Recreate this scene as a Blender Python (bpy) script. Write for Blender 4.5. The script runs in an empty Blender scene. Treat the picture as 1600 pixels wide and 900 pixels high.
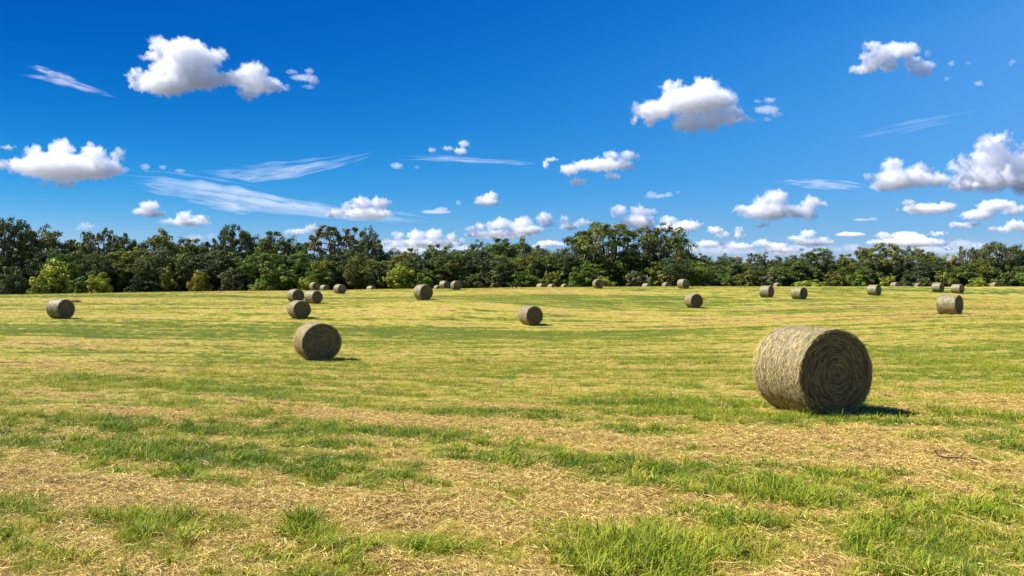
import bpy, math, random, time
import numpy as np
from mathutils import Vector, Matrix, noise as mnoise

T0 = time.time()
C = bpy.context.scene.collection
S = bpy.context.scene
R = math.radians

# ------------------------------------------------------------------ camera
FX, CX, HY = 1155.0, 800.0, 440.0          # focal length, centre and horizon of the photograph (1600 x 900)
CAM_Z = 2.0
cam_d = bpy.data.cameras.new("camera")
cam = bpy.data.objects.new("camera", cam_d)
C.objects.link(cam)
cam.location = (0, 0, CAM_Z)
cam.rotation_euler = (R(90), 0, 0)
cam_d.sensor_width = 36
cam_d.lens = 36 * FX / 1600
cam_d.shift_y = -10 / 1600
cam_d.clip_start = 0.05
cam_d.clip_end = 120000
S.camera = cam

# ------------------------------------------------------------------ sky and sun
SUN_EL, SUN_AZ = 51.0, -86.0               # azimuth from +Y (view direction), negative = to the left
w = bpy.data.worlds.new("World")
S.world = w
w.use_nodes = True
nt = w.node_tree
nt.nodes.clear()
out = nt.nodes.new("ShaderNodeOutputWorld")
bg = nt.nodes.new("ShaderNodeBackground")
sky = nt.nodes.new("ShaderNodeTexSky")
sky.sky_type = 'NISHITA'
sky.sun_disc = False
sky.sun_elevation = R(SUN_EL)
sky.sun_rotation = R(SUN_AZ)
sky.altitude = 0
sky.air_density = 1.0
sky.dust_density = 0.35
sky.ozone_density = 3.0
# the sky of the photograph is deeper and more saturated than the model's, paler to the right: colour-correct it
tco = nt.nodes.new("ShaderNodeTexCoord")
sxyz = nt.nodes.new("ShaderNodeSeparateXYZ"); nt.links.new(tco.outputs['Generated'], sxyz.inputs[0])
def wclamp(sock, lo, hi):
    c = nt.nodes.new("ShaderNodeClamp"); c.inputs['Min'].default_value = lo; c.inputs['Max'].default_value = hi
    nt.links.new(sock, c.inputs['Value']); return c.outputs[0]
def wmath(op, a, b=None, c=None):
    m = nt.nodes.new("ShaderNodeMath"); m.operation = op
    for i_, v_ in enumerate((a, b, c)):
        if v_ is None: continue
        if isinstance(v_, (int, float)): m.inputs[i_].default_value = v_
        else: nt.links.new(v_, m.inputs[i_])
    return m.outputs[0]
wx = wclamp(sxyz.outputs[0], -0.6, 0.6); wz = wclamp(sxyz.outputs[2], 0.0, 0.36)
wxz = wmath('MULTIPLY', wx, wclamp(wmath('MULTIPLY_ADD', wz, 5.3, -0.32), 0.0, 1.2))
wlow = wclamp(wmath('MULTIPLY_ADD', wz, -8.0, 1.0), 0.0, 1.0)
srgb_ = nt.nodes.new("ShaderNodeSeparateColor"); nt.links.new(sky.outputs[0], srgb_.inputs[0])
crgb_ = nt.nodes.new("ShaderNodeCombineColor")
for ch_, (a_, p_, e_, q_, l_) in enumerate(((-2.778, 0.667, -11.034, 3.653, 0.60), (-2.137, 0.514, -2.508, 0.882, 0.10), (-1.31, 0.324, -0.971, 0.414, -0.10))):
    ex = wmath('EXPONENT', wmath('MULTIPLY_ADD', wxz, q_, wmath('MULTIPLY_ADD', wlow, l_, wmath('MULTIPLY_ADD', wz, e_, a_ + math.log(10) - 0.17))))
    nt.links.new(wmath('MULTIPLY', wmath('POWER', srgb_.outputs[ch_], p_), ex), crgb_.inputs[ch_])
nt.links.new(crgb_.outputs[0], bg.inputs['Color'])
bg.inputs['Strength'].default_value = 0.1
nt.links.new(bg.outputs[0], out.inputs['Surface'])

sd = bpy.data.lights.new("sun", 'SUN')
sd.energy = 5.0
sd.angle = R(0.5)
sd.color = (1.0, 0.955, 0.885)
sun = bpy.data.objects.new("sun", sd)
C.objects.link(sun)
to_sun = Vector((math.sin(R(SUN_AZ)) * math.cos(R(SUN_EL)), math.cos(R(SUN_AZ)) * math.cos(R(SUN_EL)), math.sin(R(SUN_EL))))
sun.rotation_euler = to_sun.to_track_quat('Z', 'Y').to_euler()
sun.location = (-30, 0, 40)

S.view_settings.view_transform = 'Standard'
S.view_settings.look = 'None'
S.view_settings.gamma = 1
S.view_settings.exposure = 1.15
cy = S.cycles
cy.max_bounces = 20
cy.diffuse_bounces = 4
cy.glossy_bounces = 2
cy.transmission_bounces = 4
cy.volume_bounces = 18
cy.transparent_max_bounces = 24
cy.use_denoising = True
cy.use_adaptive_sampling = False
cy.sample_clamp_indirect = 6

# ------------------------------------------------------------------ helpers
def tag(o, label=None, cat=None, group=None, kind=None):
    if label: o['label'] = label
    if cat: o['category'] = cat
    if group: o['group'] = group
    if kind: o['kind'] = kind
    return o

def link(o, parent=None):
    C.objects.link(o)
    if parent is not None:
        o.parent = parent
    return o

def empty(name, loc, rotz=0.0):
    o = bpy.data.objects.new(name, None)
    o.empty_display_size = 0.3
    o.location = loc
    o.rotation_euler = (0, 0, rotz)
    return link(o)

def mesh_np(name, V, F, mat=None, smooth=True, attrs=None):
    """V (n,3), F (m,3|4) or a list of such arrays; attrs {name: per-vertex float array}"""
    me = bpy.data.meshes.new(name)
    Fs = F if isinstance(F, list) else [F]
    Fs = [f for f in Fs if len(f)]
    nl = sum(f.size for f in Fs)
    npoly = sum(len(f) for f in Fs)
    me.vertices.add(len(V))
    me.vertices.foreach_set("co", np.ascontiguousarray(V, dtype=np.float32).ravel())
    me.loops.add(nl)
    me.loops.foreach_set("vertex_index", np.concatenate([f.ravel() for f in Fs]).astype(np.int32))
    me.polygons.add(npoly)
    tot = np.concatenate([np.full(len(f), f.shape[1]) for f in Fs])
    start = np.concatenate([[0], np.cumsum(tot)[:-1]])
    me.polygons.foreach_set("loop_start", start.astype(np.int32))
    me.polygons.foreach_set("use_smooth", np.full(npoly, smooth))
    me.update(calc_edges=True)
    me.validate()
    if attrs:
        for k, a in attrs.items():
            at = me.attributes.new(k, 'FLOAT', 'POINT')
            at.data.foreach_set("value", np.ascontiguousarray(a, dtype=np.float32))
    if mat:
        me.materials.append(mat)
    return me

def obj(name, me, parent=None):
    return link(bpy.data.objects.new(name, me), parent)

def ribbons(P, W, side):
    """P (n,k,3) centre lines, W (n,k) half widths, side (n,3) or (n,k,3) -> V, F quads"""
    n, k, _ = P.shape
    if side.ndim == 2:
        side = side[:, None, :]
    A = P - side * W[:, :, None]
    B = P + side * W[:, :, None]
    V = np.stack([A, B], axis=2).reshape(-1, 3)
    base = (np.arange(n) * k * 2)[:, None] + (np.arange(k - 1) * 2)[None, :]
    F = np.stack([base, base + 1, base + 3, base + 2], axis=-1).reshape(-1, 4)
    return V, F

def tube(path, rad, sides=6):
    """one tapered tube along path (k,3) with radii (k)"""
    path = np.asarray(path, float); k = len(path)
    t = np.gradient(path, axis=0)
    t /= np.linalg.norm(t, axis=1)[:, None] + 1e-9
    ref = np.array([0.31, 0.17, 0.93]) if abs(t[0][2]) < 0.8 else np.array([0.93, 0.2, 0.1])
    a = np.cross(t, ref); a /= np.linalg.norm(a, axis=1)[:, None] + 1e-9
    b = np.cross(t, a)
    ang = np.arange(sides) * 2 * math.pi / sides
    V = path[:, None, :] + (a[:, None, :] * np.cos(ang)[None, :, None] + b[:, None, :] * np.sin(ang)[None, :, None]) * np.asarray(rad)[:, None, None]
    V = V.reshape(-1, 3)
    i = np.arange(k - 1)[:, None] * sides; j = np.arange(sides)[None, :]; j2 = (j + 1) % sides
    F = np.stack([i + j, i + j2, i + sides + j2, i + sides + j], axis=-1).reshape(-1, 4)
    return V, F

class Bag:
    def __init__(s): s.V = []; s.F = []; s.n = 0; s.A = []
    def add(s, V, F, a=None):
        s.V.append(V); s.F.append(F + s.n); s.n += len(V)
        s.A.append(np.zeros(len(V)) if a is None else np.broadcast_to(a, (len(V),)))
    def mesh(s, name, mat, smooth=True, attr=None):
        V = np.concatenate(s.V)
        qs = [f for f in s.F if f.shape[1] == 4]; ts = [f for f in s.F if f.shape[1] == 3]
        F = []
        if qs: F.append(np.concatenate(qs))
        if ts: F.append(np.concatenate(ts))
        return mesh_np(name, V, F, mat, smooth, {attr: np.concatenate(s.A)} if attr else None)

def hash2(ix, iy, seed):
    h = (ix.astype(np.int64) * 374761393 + iy.astype(np.int64) * 668265263 + seed * 974634777) & 0xffffffff
    h = ((h ^ (h >> 13)) * 1274126177) & 0xffffffff
    return ((h ^ (h >> 16)) & 0xffff) / 65535.0

def vnoise(x, y, seed=0):
    ix = np.floor(x); iy = np.floor(y); fx = x - ix; fy = y - iy
    ux = fx * fx * (3 - 2 * fx); uy = fy * fy * (3 - 2 * fy)
    ix = ix.astype(np.int64); iy = iy.astype(np.int64)
    a = hash2(ix, iy, seed); b = hash2(ix + 1, iy, seed); c = hash2(ix, iy + 1, seed); d = hash2(ix + 1, iy + 1, seed)
    return (a * (1 - ux) + b * ux) * (1 - uy) + (c * (1 - ux) + d * ux) * uy

def fbm(x, y, seed=0, octv=4):
    s = 0; a = 0.5; t = 0
    for i in range(octv):
        s = s + a * vnoise(x * 2 ** i + 17.3 * i, y * 2 ** i - 9.1 * i, seed + i); t += a; a *= 0.55
    return s / t

# ------------------------------------------------------------------ materials
def mat_new(name):
    m = bpy.data.materials.new(name); m.use_nodes = True
    m.node_tree.nodes.clear()
    return m, m.node_tree.nodes, m.node_tree.links

def ramp(N, stops):
    r = N.new("ShaderNodeValToRGB")
    e = r.color_ramp.elements
    while len(e) < len(stops): e.new(0.5)
    for i, (p, c) in enumerate(stops):
        e[i].position = p; e[i].color = (*c, 1)
    return r

def leafy(N, L, color_socket, transl=0.3, rough=0.6, spec=0.25):
    p = N.new("ShaderNodeBsdfPrincipled")
    p.inputs['Roughness'].default_value = rough
    p.inputs['Specular IOR Level'].default_value = spec
    L.new(color_socket, p.inputs['Base Color'])
    t = N.new("ShaderNodeBsdfTranslucent")
    L.new(color_socket, t.inputs['Color'])
    mx = N.new("ShaderNodeMixShader"); mx.inputs[0].default_value = transl
    L.new(p.outputs[0], mx.inputs[1]); L.new(t.outputs[0], mx.inputs[2])
    o = N.new("ShaderNodeOutputMaterial")
    L.new(mx.outputs[0], o.inputs['Surface'])
    return o

def mat_grass():
    m, N, L = mat_new("grass_blades")
    a = N.new("ShaderNodeAttribute"); a.attribute_type = 'INSTANCER'; a.attribute_name = "tint"
    b = N.new("ShaderNodeAttribute"); b.attribute_type = 'GEOMETRY'; b.attribute_name = "blade"
    ad = N.new("ShaderNodeMath"); ad.operation = 'MULTIPLY_ADD'; ad.inputs[1].default_value = 0.30
    L.new(b.outputs['Fac'], ad.inputs[0]); L.new(a.outputs['Fac'], ad.inputs[2])
    r = ramp(N, [(0.0, (0.34, 0.23, 0.075)), (0.22, (0.47, 0.345, 0.085)), (0.40, (0.46, 0.385, 0.060)), (0.58, (0.35, 0.345, 0.030)), (0.78, (0.205, 0.275, 0.016)), (1.0, (0.065, 0.125, 0.012))])
    L.new(ad.outputs[0], r.inputs[0])
    leafy(N, L, r.outputs[0], 0.24, 0.6, 0.15)
    return m

def mat_straw(name="loose_straw", dark=1.0, grey=0.0):
    m, N, L = mat_new(name)
    b = N.new("ShaderNodeAttribute"); b.attribute_type = 'GEOMETRY'; b.attribute_name = "blade"
    k = dark
    r = ramp(N, [(0.0, (0.085 * k, 0.048 * k, 0.015 * k)), (0.30, (0.34 * k, 0.21 * k, 0.055 * k)), (0.72, (0.60 * k, 0.42 * k, 0.105 * k)), (1.0, (0.76 * k, 0.60 * k, 0.23 * k))])
    L.new(b.outputs['Fac'], r.inputs[0])
    for e_ in r.color_ramp.elements:      # weathered straw is greyer
        c_ = e_.color; m_ = 0.3 * c_[0] + 0.6 * c_[1] + 0.1 * c_[2]
        e_.color = [c_[i_] * (1 - grey) + m_ * grey for i_ in range(3)] + [1]
    leafy(N, L, r.outputs[0], 0.12, 0.6, 0.2)
    return m

def mat_field():
    m, N, L = mat_new("mown_field")
    g = N.new("ShaderNodeAttribute"); g.attribute_name = "green"
    tc = N.new("ShaderNodeNewGeometry")
    n1 = N.new("ShaderNodeTexNoise"); n1.inputs['Scale'].default_value = 3.0; n1.inputs['Detail'].default_value = 8; n1.inputs['Roughness'].default_value = 0.7
    n2 = N.new("ShaderNodeTexNoise"); n2.inputs['Scale'].default_value = 22.0; n2.inputs['Detail'].default_value = 6; n2.inputs['Roughness'].default_value = 0.75
    mp = N.new("ShaderNodeMapping"); mp.inputs['Scale'].default_value = (0.5, 1.6, 1)
    mp.inputs['Rotation'].default_value = (0, 0, R(12))
    L.new(tc.outputs['Position'], mp.inputs[0])
    L.new(mp.outputs[0], n1.inputs['Vector']); L.new(tc.outputs['Position'], n2.inputs['Vector'])
    a1 = N.new("ShaderNodeMath"); a1.operation = 'MULTIPLY_ADD'; a1.inputs[1].default_value = 0.55; a1.inputs[2].default_value = -0.275
    L.new(n1.outputs['Fac'], a1.inputs[0])
    a2 = N.new("ShaderNodeMath"); a2.operation = 'MULTIPLY_ADD'; a2.inputs[1].default_value = 0.4; a2.inputs[2].default_value = -0.2
    L.new(n2.outputs['Fac'], a2.inputs[0])
    s1 = N.new("ShaderNodeMath"); L.new(a1.outputs[0], s1.inputs[0]); L.new(a2.outputs[0], s1.inputs[1])
    s2 = N.new("ShaderNodeMath"); L.new(s1.outputs[0], s2.inputs[0]); L.new(g.outputs['Fac'], s2.inputs[1])
    r = ramp(N, [(0.0, (0.06, 0.038, 0.018)), (0.2, (0.27, 0.18, 0.055)), (0.42, (0.36, 0.28, 0.065)), (0.62, (0.25, 0.235, 0.030)), (0.9, (0.07, 0.10, 0.014))])
    L.new(s2.outputs[0], r.inputs[0])
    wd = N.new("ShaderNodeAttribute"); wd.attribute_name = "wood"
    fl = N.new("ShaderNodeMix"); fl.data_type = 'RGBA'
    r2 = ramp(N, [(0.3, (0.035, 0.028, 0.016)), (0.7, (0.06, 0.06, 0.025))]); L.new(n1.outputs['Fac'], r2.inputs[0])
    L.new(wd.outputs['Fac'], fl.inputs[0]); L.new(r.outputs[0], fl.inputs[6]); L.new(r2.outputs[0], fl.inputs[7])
    p = N.new("ShaderNodeBsdfPrincipled"); p.inputs['Roughness'].default_value = 0.9; p.inputs['Specular IOR Level'].default_value = 0.1
    L.new(fl.outputs[2], p.inputs['Base Color'])
    bp = N.new("ShaderNodeBump"); bp.inputs['Strength'].default_value = 0.8; bp.inputs['Distance'].default_value = 0.06
    L.new(n2.outputs['Fac'], bp.inputs['Height']); L.new(bp.outputs[0], p.inputs['Normal'])
    o = N.new("ShaderNodeOutputMaterial"); L.new(p.outputs[0], o.inputs['Surface'])
    return m

def mat_leaves():
    m, N, L = mat_new("oak_foliage")
    oi = N.new("ShaderNodeObjectInfo")
    b = N.new("ShaderNodeAttribute"); b.attribute_name = "clump"
    hs = N.new("ShaderNodeHueSaturation")
    h = N.new("ShaderNodeMapRange"); h.inputs['To Min'].default_value = 0.485; h.inputs['To Max'].default_value = 0.54
    v = N.new("ShaderNodeMapRange"); v.inputs['To Min'].default_value = 0.55; v.inputs['To Max'].default_value = 1.6
    fr = N.new("ShaderNodeMath"); fr.operation = 'FRACT'
    ml = N.new("ShaderNodeMath"); ml.operation = 'MULTIPLY'; ml.inputs[1].default_value = 7.31
    L.new(b.outputs['Fac'], ml.inputs[0]); L.new(ml.outputs[0], fr.inputs[0])
    L.new(fr.outputs[0], h.inputs['Value']); L.new(b.outputs['Fac'], v.inputs['Value'])
    L.new(h.outputs[0], hs.inputs['Hue']); L.new(v.outputs[0], hs.inputs['Value'])
    L.new(oi.outputs['Color'], hs.inputs['Color'])
    leafy(N, L, hs.outputs[0], 0.15, 0.6, 0.12)
    return m

def mat_simple(name, c1, c2, scale, rough=0.9, bump=0.4, dist=0.03, spec=0.15, stretch=(1, 1, 1)):
    m, N, L = mat_new(name)
    tc = N.new("ShaderNodeTexCoord")
    mp = N.new("ShaderNodeMapping"); mp.inputs['Scale'].default_value = stretch
    n = N.new("ShaderNodeTexNoise"); n.inputs['Scale'].default_value = scale; n.inputs['Detail'].default_value = 7; n.inputs['Roughness'].default_value = 0.65
    L.new(tc.outputs['Object'], mp.inputs[0]); L.new(mp.outputs[0], n.inputs['Vector'])
    r = ramp(N, [(0.3, c1), (0.7, c2)])
    L.new(n.outputs['Fac'], r.inputs[0])
    p = N.new("ShaderNodeBsdfPrincipled"); p.inputs['Roughness'].default_value = rough; p.inputs['Specular IOR Level'].default_value = spec
    L.new(r.outputs[0], p.inputs['Base Color'])
    bp = N.new("ShaderNodeBump"); bp.inputs['Strength'].default_value = bump; bp.inputs['Distance'].default_value = dist
    L.new(n.outputs['Fac'], bp.inputs['Height']); L.new(bp.outputs[0], p.inputs['Normal'])
    o = N.new("ShaderNodeOutputMaterial"); L.new(p.outputs[0], o.inputs['Surface'])
    return m

def mat_bale_side():
    m, N, L = mat_new("bale_side_straw")
    at = N.new("ShaderNodeAttribute"); at.attribute_name = "ang"
    tc = N.new("ShaderNodeTexCoord"); sp = N.new("ShaderNodeSeparateXYZ"); L.new(tc.outputs['Object'], sp.inputs[0])
    # wrapped coordinates: slow round the roll, fast along its axis
    mp = N.new("ShaderNodeMapping"); mp.inputs['Scale'].default_value = (1.0, 6.0, 1.0)
    L.new(tc.outputs['Object'], mp.inputs[0])
    n1 = N.new("ShaderNodeTexNoise"); n1.inputs['Scale'].default_value = 2.2; n1.inputs['Detail'].default_value = 8; n1.inputs['Roughness'].default_value = 0.7
    L.new(mp.outputs[0], n1.inputs['Vector'])
    n2 = N.new("ShaderNodeTexNoise"); n2.inputs['Scale'].default_value = 26; n2.inputs['Detail'].default_value = 6; n2.inputs['Roughness'].default_value = 0.8; n2.inputs['Distortion'].default_value = 1.5
    L.new(tc.outputs['Object'], n2.inputs['Vector'])
    n3 = N.new("ShaderNodeTexNoise"); n3.inputs['Scale'].default_value = 3.2; n3.inputs['Detail'].default_value = 6; n3.inputs['Roughness'].default_value = 0.65
    L.new(tc.outputs['Object'], n3.inputs['Vector'])
    n4 = N.new("ShaderNodeTexNoise"); n4.inputs['Scale'].default_value = 7.5; n4.inputs['Detail'].default_value = 5; n4.inputs['Roughness'].default_value = 0.7; n4.inputs['Distortion'].default_value = 0.8
    L.new(tc.outputs['Object'], n4.inputs['Vector'])
    n24 = N.new("ShaderNodeMath"); n24.operation = 'MULTIPLY_ADD'; n24.inputs[1].default_value = 0.8; 
    sub4 = N.new("ShaderNodeMath"); sub4.operation = 'MULTIPLY_ADD'; sub4.inputs[1].default_value = 0.7; sub4.inputs[2].default_value = -0.20
    L.new(n4.outputs['Fac'], sub4.inputs[0]); L.new(n2.outputs['Fac'], n24.inputs[0]); L.new(sub4.outputs[0], n24.inputs[2])
    s = N.new("ShaderNodeMath"); s.operation = 'MULTIPLY_ADD'; s.inputs[1].default_value = 0.65
    L.new(n24.outputs[0], s.inputs[0])
    h = N.new("ShaderNodeMath"); h.operation = 'MULTIPLY'; h.inputs[1].default_value = 0.35
    L.new(n1.outputs['Fac'], h.inputs[0]); L.new(h.outputs[0], s.inputs[2])
    r = ramp(N, [(0.34, (0.045, 0.034, 0.018)), (0.45, (0.12, 0.098, 0.055)), (0.54, (0.225, 0.195, 0.122)), (0.65, (0.37, 0.34, 0.245)), (0.78, (0.60, 0.58, 0.48))])
    L.new(s.outputs[0], r.inputs[0])
    gr = N.new("ShaderNodeMix"); gr.data_type = 'RGBA'; gr.blend_type = 'MULTIPLY'
    rr = ramp(N, [(0.38, (1, 0.97, 0.95)), (0.5, (0.80, 0.76, 0.64)), (0.58, (0.54, 0.64, 0.38))])
    L.new(n3.outputs['Fac'], rr.inputs[0])
    gr.inputs[0].default_value = 0.9
    L.new(r.outputs[0], gr.inputs[6]); L.new(rr.outputs[0], gr.inputs[7])
    p = N.new("ShaderNodeBsdfPrincipled"); p.inputs['Roughness'].default_value = 0.55; p.inputs['Specular IOR Level'].default_value = 0.35
    L.new(gr.outputs[2], p.inputs['Base Color'])
    bp = N.new("ShaderNodeBump"); bp.inputs['Strength'].default_value = 0.9; bp.inputs['Distance'].default_value = 0.03
    L.new(s.outputs[0], bp.inputs['Height']); L.new(bp.outputs[0], p.inputs['Normal'])
    o = N.new("ShaderNodeOutputMaterial"); L.new(p.outputs[0], o.inputs['Surface'])
    return m

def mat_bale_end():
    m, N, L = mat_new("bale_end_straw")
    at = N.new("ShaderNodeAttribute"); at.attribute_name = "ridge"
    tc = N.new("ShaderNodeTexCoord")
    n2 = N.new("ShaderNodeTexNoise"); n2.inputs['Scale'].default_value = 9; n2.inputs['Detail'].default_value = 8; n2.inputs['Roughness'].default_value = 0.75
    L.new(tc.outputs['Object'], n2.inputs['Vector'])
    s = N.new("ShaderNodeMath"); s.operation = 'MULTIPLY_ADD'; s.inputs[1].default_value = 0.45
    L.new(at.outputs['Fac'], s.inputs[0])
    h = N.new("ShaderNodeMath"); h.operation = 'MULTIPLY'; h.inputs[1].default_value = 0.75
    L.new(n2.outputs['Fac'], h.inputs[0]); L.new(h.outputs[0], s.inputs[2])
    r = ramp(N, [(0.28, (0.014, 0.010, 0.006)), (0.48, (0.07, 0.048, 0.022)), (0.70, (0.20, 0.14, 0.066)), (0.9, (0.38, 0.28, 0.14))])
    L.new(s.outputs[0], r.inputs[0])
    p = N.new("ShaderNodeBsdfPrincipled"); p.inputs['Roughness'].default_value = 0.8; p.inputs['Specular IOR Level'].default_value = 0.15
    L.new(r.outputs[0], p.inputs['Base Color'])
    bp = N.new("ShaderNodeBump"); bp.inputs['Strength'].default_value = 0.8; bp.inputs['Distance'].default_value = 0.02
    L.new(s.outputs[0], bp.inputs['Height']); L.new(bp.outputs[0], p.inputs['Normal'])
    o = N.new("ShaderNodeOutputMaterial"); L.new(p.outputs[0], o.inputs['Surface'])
    return m

def mat_cloud(density):
    m, N, L = mat_new("cloud_vapour")
    v = N.new("ShaderNodeVolumePrincipled")
    v.inputs['Color'].default_value = (1, 1, 1, 1)
    v.inputs['Density'].default_value = density
    v.inputs['Anisotropy'].default_value = 0.0
    o = N.new("ShaderNodeOutputMaterial"); L.new(v.outputs[0], o.inputs['Volume'])
    return m

M_GRASS = mat_grass(); M_STRAW = mat_straw(); M_FIELD = mat_field(); M_LEAF = mat_leaves()
M_BALESTRAW = mat_straw("bale_straw", 0.95, 0.12); M_ENDSTRAW = mat_straw("bale_end_strands", 0.66, 0.2)
M_BARK = mat_simple("bark", (0.022, 0.018, 0.014), (0.085, 0.07, 0.055), 3.0, stretch=(1, 1, 0.3))
M_MOSS = mat_simple("spanish_moss", (0.10, 0.105, 0.075), (0.20, 0.20, 0.15), 1.0, bump=0.0)
M_SIDE = mat_bale_side(); M_END = mat_bale_end()
M_TWIG = mat_simple("dead_wood", (0.04, 0.03, 0.02), (0.10, 0.07, 0.05), 20)

# ------------------------------------------------------------------ bales measured in the photograph
# face centre x, base y, diameter px, face width px, crest-hidden, label
BALES = [
 (1304, 648, 135, 107, "largest round hay bale, nearest the viewer, with a straw covered side and dark coiled end"),
 (502.5, 563.5, 58, 57, "second largest round hay bale, standing alone on the left half of the field"),
 (472, 498, 27.5, 26, "front bale of three in a close trio, just behind the second largest bale"),
 (466, 471.8, 19.5, 18, "back left bale of the close trio of bales on the left half of the field"),
 (495.5, 475.8, 19.7, 15.5, "right hand bale of the close trio, its pale side turned to the sun"),
 (494, 453.6, 12.8, 12, "small bale at the field edge above the close trio, partly covering a lower bale"),
 (534.5, 459, 14.5, 12.5, "small dark ended bale alone at the field edge just right of the close trio"),
 (666, 468, 22.5, 19, "medium bale standing alone left of the two bales paired at the field edge"),
 (698, 451.8, 12.6, 9, "left bale of the two paired at the field edge, half covered by its neighbour"),
 (715, 453.2, 13.8, 12.5, "right bale of the two paired at the field edge, covering part of its neighbour"),
 (835, 509, 28.5, 24.5, "medium round hay bale alone in the middle of the field"),
 (936.5, 451.3, 14.2, 13.5, "small bale at the field edge under the broad crown of the largest oak"),
 (1072, 451.3, 14.6, 11, "small bale at the field edge right of the big oaks, before the yellow bush"),
 (1088.5, 481.5, 21, 18, "medium bale alone in the field, below the small bale right of the big oaks"),
 (1204.5, 465, 17.8, 9, "left one of two side-on bales standing apart right of the big oaks"),
 (1255.5, 467.6, 18.5, 11.5, "right one of two side-on bales standing apart right of the big oaks"),
 (1372.5, 462, 16, 9, "side-on bale alone behind and right of the largest bale"),
 (1471.5, 456.5, 14.5, 7.5, "left bale of the side-on pair above the pale bale at the right"),
 (1502.5, 459.6, 14.6, 8, "right bale of the side-on pair above the pale bale at the right"),
 (1497.5, 491, 29.5, 13, "pale side-on bale at the far right of the field with its end turned away"),
 (103, 497.6, 28.5, 26.5, "round hay bale alone near the left edge of the field"),
]
HIDDEN = [  # x, top y, diameter px, label: only the tops show above the crest of the field
 (507, 445.5, 11.5, 'low bale top half hidden behind the crest, touching the small bale above the close trio'),
 (580, 449.3, 9.5, 'pale bale top barely showing over the crest, alone right of the dark ended bale'),
 (684.5, 449.0, 9.0, 'tiny pale bale top on the crest just left of the paired bales'),
 (845.5, 444.2, 11, 'pale bale top on the crest, leftmost of three left of the largest oak'),
 (862.5, 445.5, 11, 'pale bale top on the crest, middle of three left of the largest oak'),
 (883, 446.6, 9.0, 'tiny pale bale top on the crest, rightmost of three left of the largest oak'),
 (1010.5, 444.8, 10, 'low pale bale top on the crest under the second big oak'),
 (1041.5, 442.2, 11.5, 'rounded pale bale top on the crest, left of the small bale before the yellow bush'),
 (1215.5, 442.6, 10.5, 'pale bale top on the crest above the left one of two side-on bales'),
 (1399, 442.2, 11, 'pale bale top on the crest below the wide oak, right of the lone side-on bale'),
 (1436, 443.2, 9.5, 'small square looking bale top on the crest left of the side-on pair'),
 (1555, 442.2, 11, 'pinkish bale top on the crest at the far right end of the field'),
]
def crest(px):
    return np.interp(px, [-600, 0, 100, 200, 300, 400, 520, 700, 850, 1000, 1200, 1600, 2200],
                     [466, 463, 461, 458.6, 456.6, 455, 452.6, 451, 449.2, 448.2, 447.4, 447.6, 449])

# ------------------------------------------------------------------ shape of the ground: a thin plate through measured points
DIAM = 1.5
cp = []
def cpix(px, py, Y): cp.append(((px - CX) / FX * Y, Y, CAM_Z - (py - HY) / FX * Y))
for (px, py, d, wf, lab) in BALES:
    Y = FX * DIAM / d
    if Y < 128: cpix(px, py, Y)
for px in (-500, -200, 0, 100, 200, 300, 400, 580, 640, 780, 850, 1000, 1150, 1300, 1420, 1600, 1900, 2300):
    c = float(crest(px))
    cpix(px, c, 135)
    cpix(px, c + (5.5 if px < 1075 else 3.0), 150)
    cpix(px, c + 6.5, 172)
    cpix(px, c + 7.5, 215)
    cpix(px, c + 7.0, 300)
for a in range(-9, 10, 3):
    cp.append((a, 4.5, -0.03)); 
cp += [(0, 0, 0), (-12, -6, 0.1), (12, -6, 0.0), (0, -40, 0.3), (-60, -20, 0.4), (60, -20, 0.2), (-45, 30, -0.9), (60, 30, -0.7),
       (-80, 70, -1.2), (95, 70, -0.6), (-12, 13, -0.40), (0, 14, -0.5), (-14, 20, -0.75), (12, 28, -0.9), (4, 22, -0.9)]
cp = np.array(cp)
SC = 50.0
P2 = cp[:, :2] / SC
def tps_phi(r2): return 0.5 * r2 * np.log(r2 + 1e-12)
_d2 = ((P2[:, None] - P2[None]) ** 2).sum(-1)
nC = len(cp)
Kq = np.zeros((nC + 3, nC + 3))
Kq[:nC, :nC] = tps_phi(_d2) + np.eye(nC) * 0.004
Kq[:nC, nC] = 1; Kq[:nC, nC + 1:] = P2; Kq[nC, :nC] = 1; Kq[nC + 1:, :nC] = P2.T
_w = np.linalg.solve(Kq, np.concatenate([cp[:, 2], [0, 0, 0]]))
def ground_z(x, y):
    x = np.atleast_1d(np.asarray(x, float)); y = np.atleast_1d(np.asarray(y, float))
    o = np.empty(x.shape)
    for i in range(0, len(x), 40000):
        q = np.stack([x[i:i + 40000], y[i:i + 40000]], -1) / SC
        r2 = ((q[:, None] - P2[None]) ** 2).sum(-1)
        o[i:i + 40000] = tps_phi(r2) @ _w[:nC] + _w[nC] + q @ _w[nC + 1:]
    rr = np.hypot(x, y)
    t = np.clip((rr - 260) / 200, 0, 1); t = t * t * (3 - 2 * t)
    back = np.clip((-y - 10) / 60, 0, 1)
    t = np.maximum(t, back)
    o = o * (1 - t) + (-1.6) * t
    near = np.clip(1 - rr / 90, 0, 1)
    o = o + near * (0.07 * (fbm(x / 2.3, y / 2.3, 5, 3) - 0.5) + 0.05 * (fbm(x / 0.7, y / 0.7, 8, 2) - 0.5))
    return o
def gz(x, y): return float(ground_z([x], [y])[0])

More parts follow.
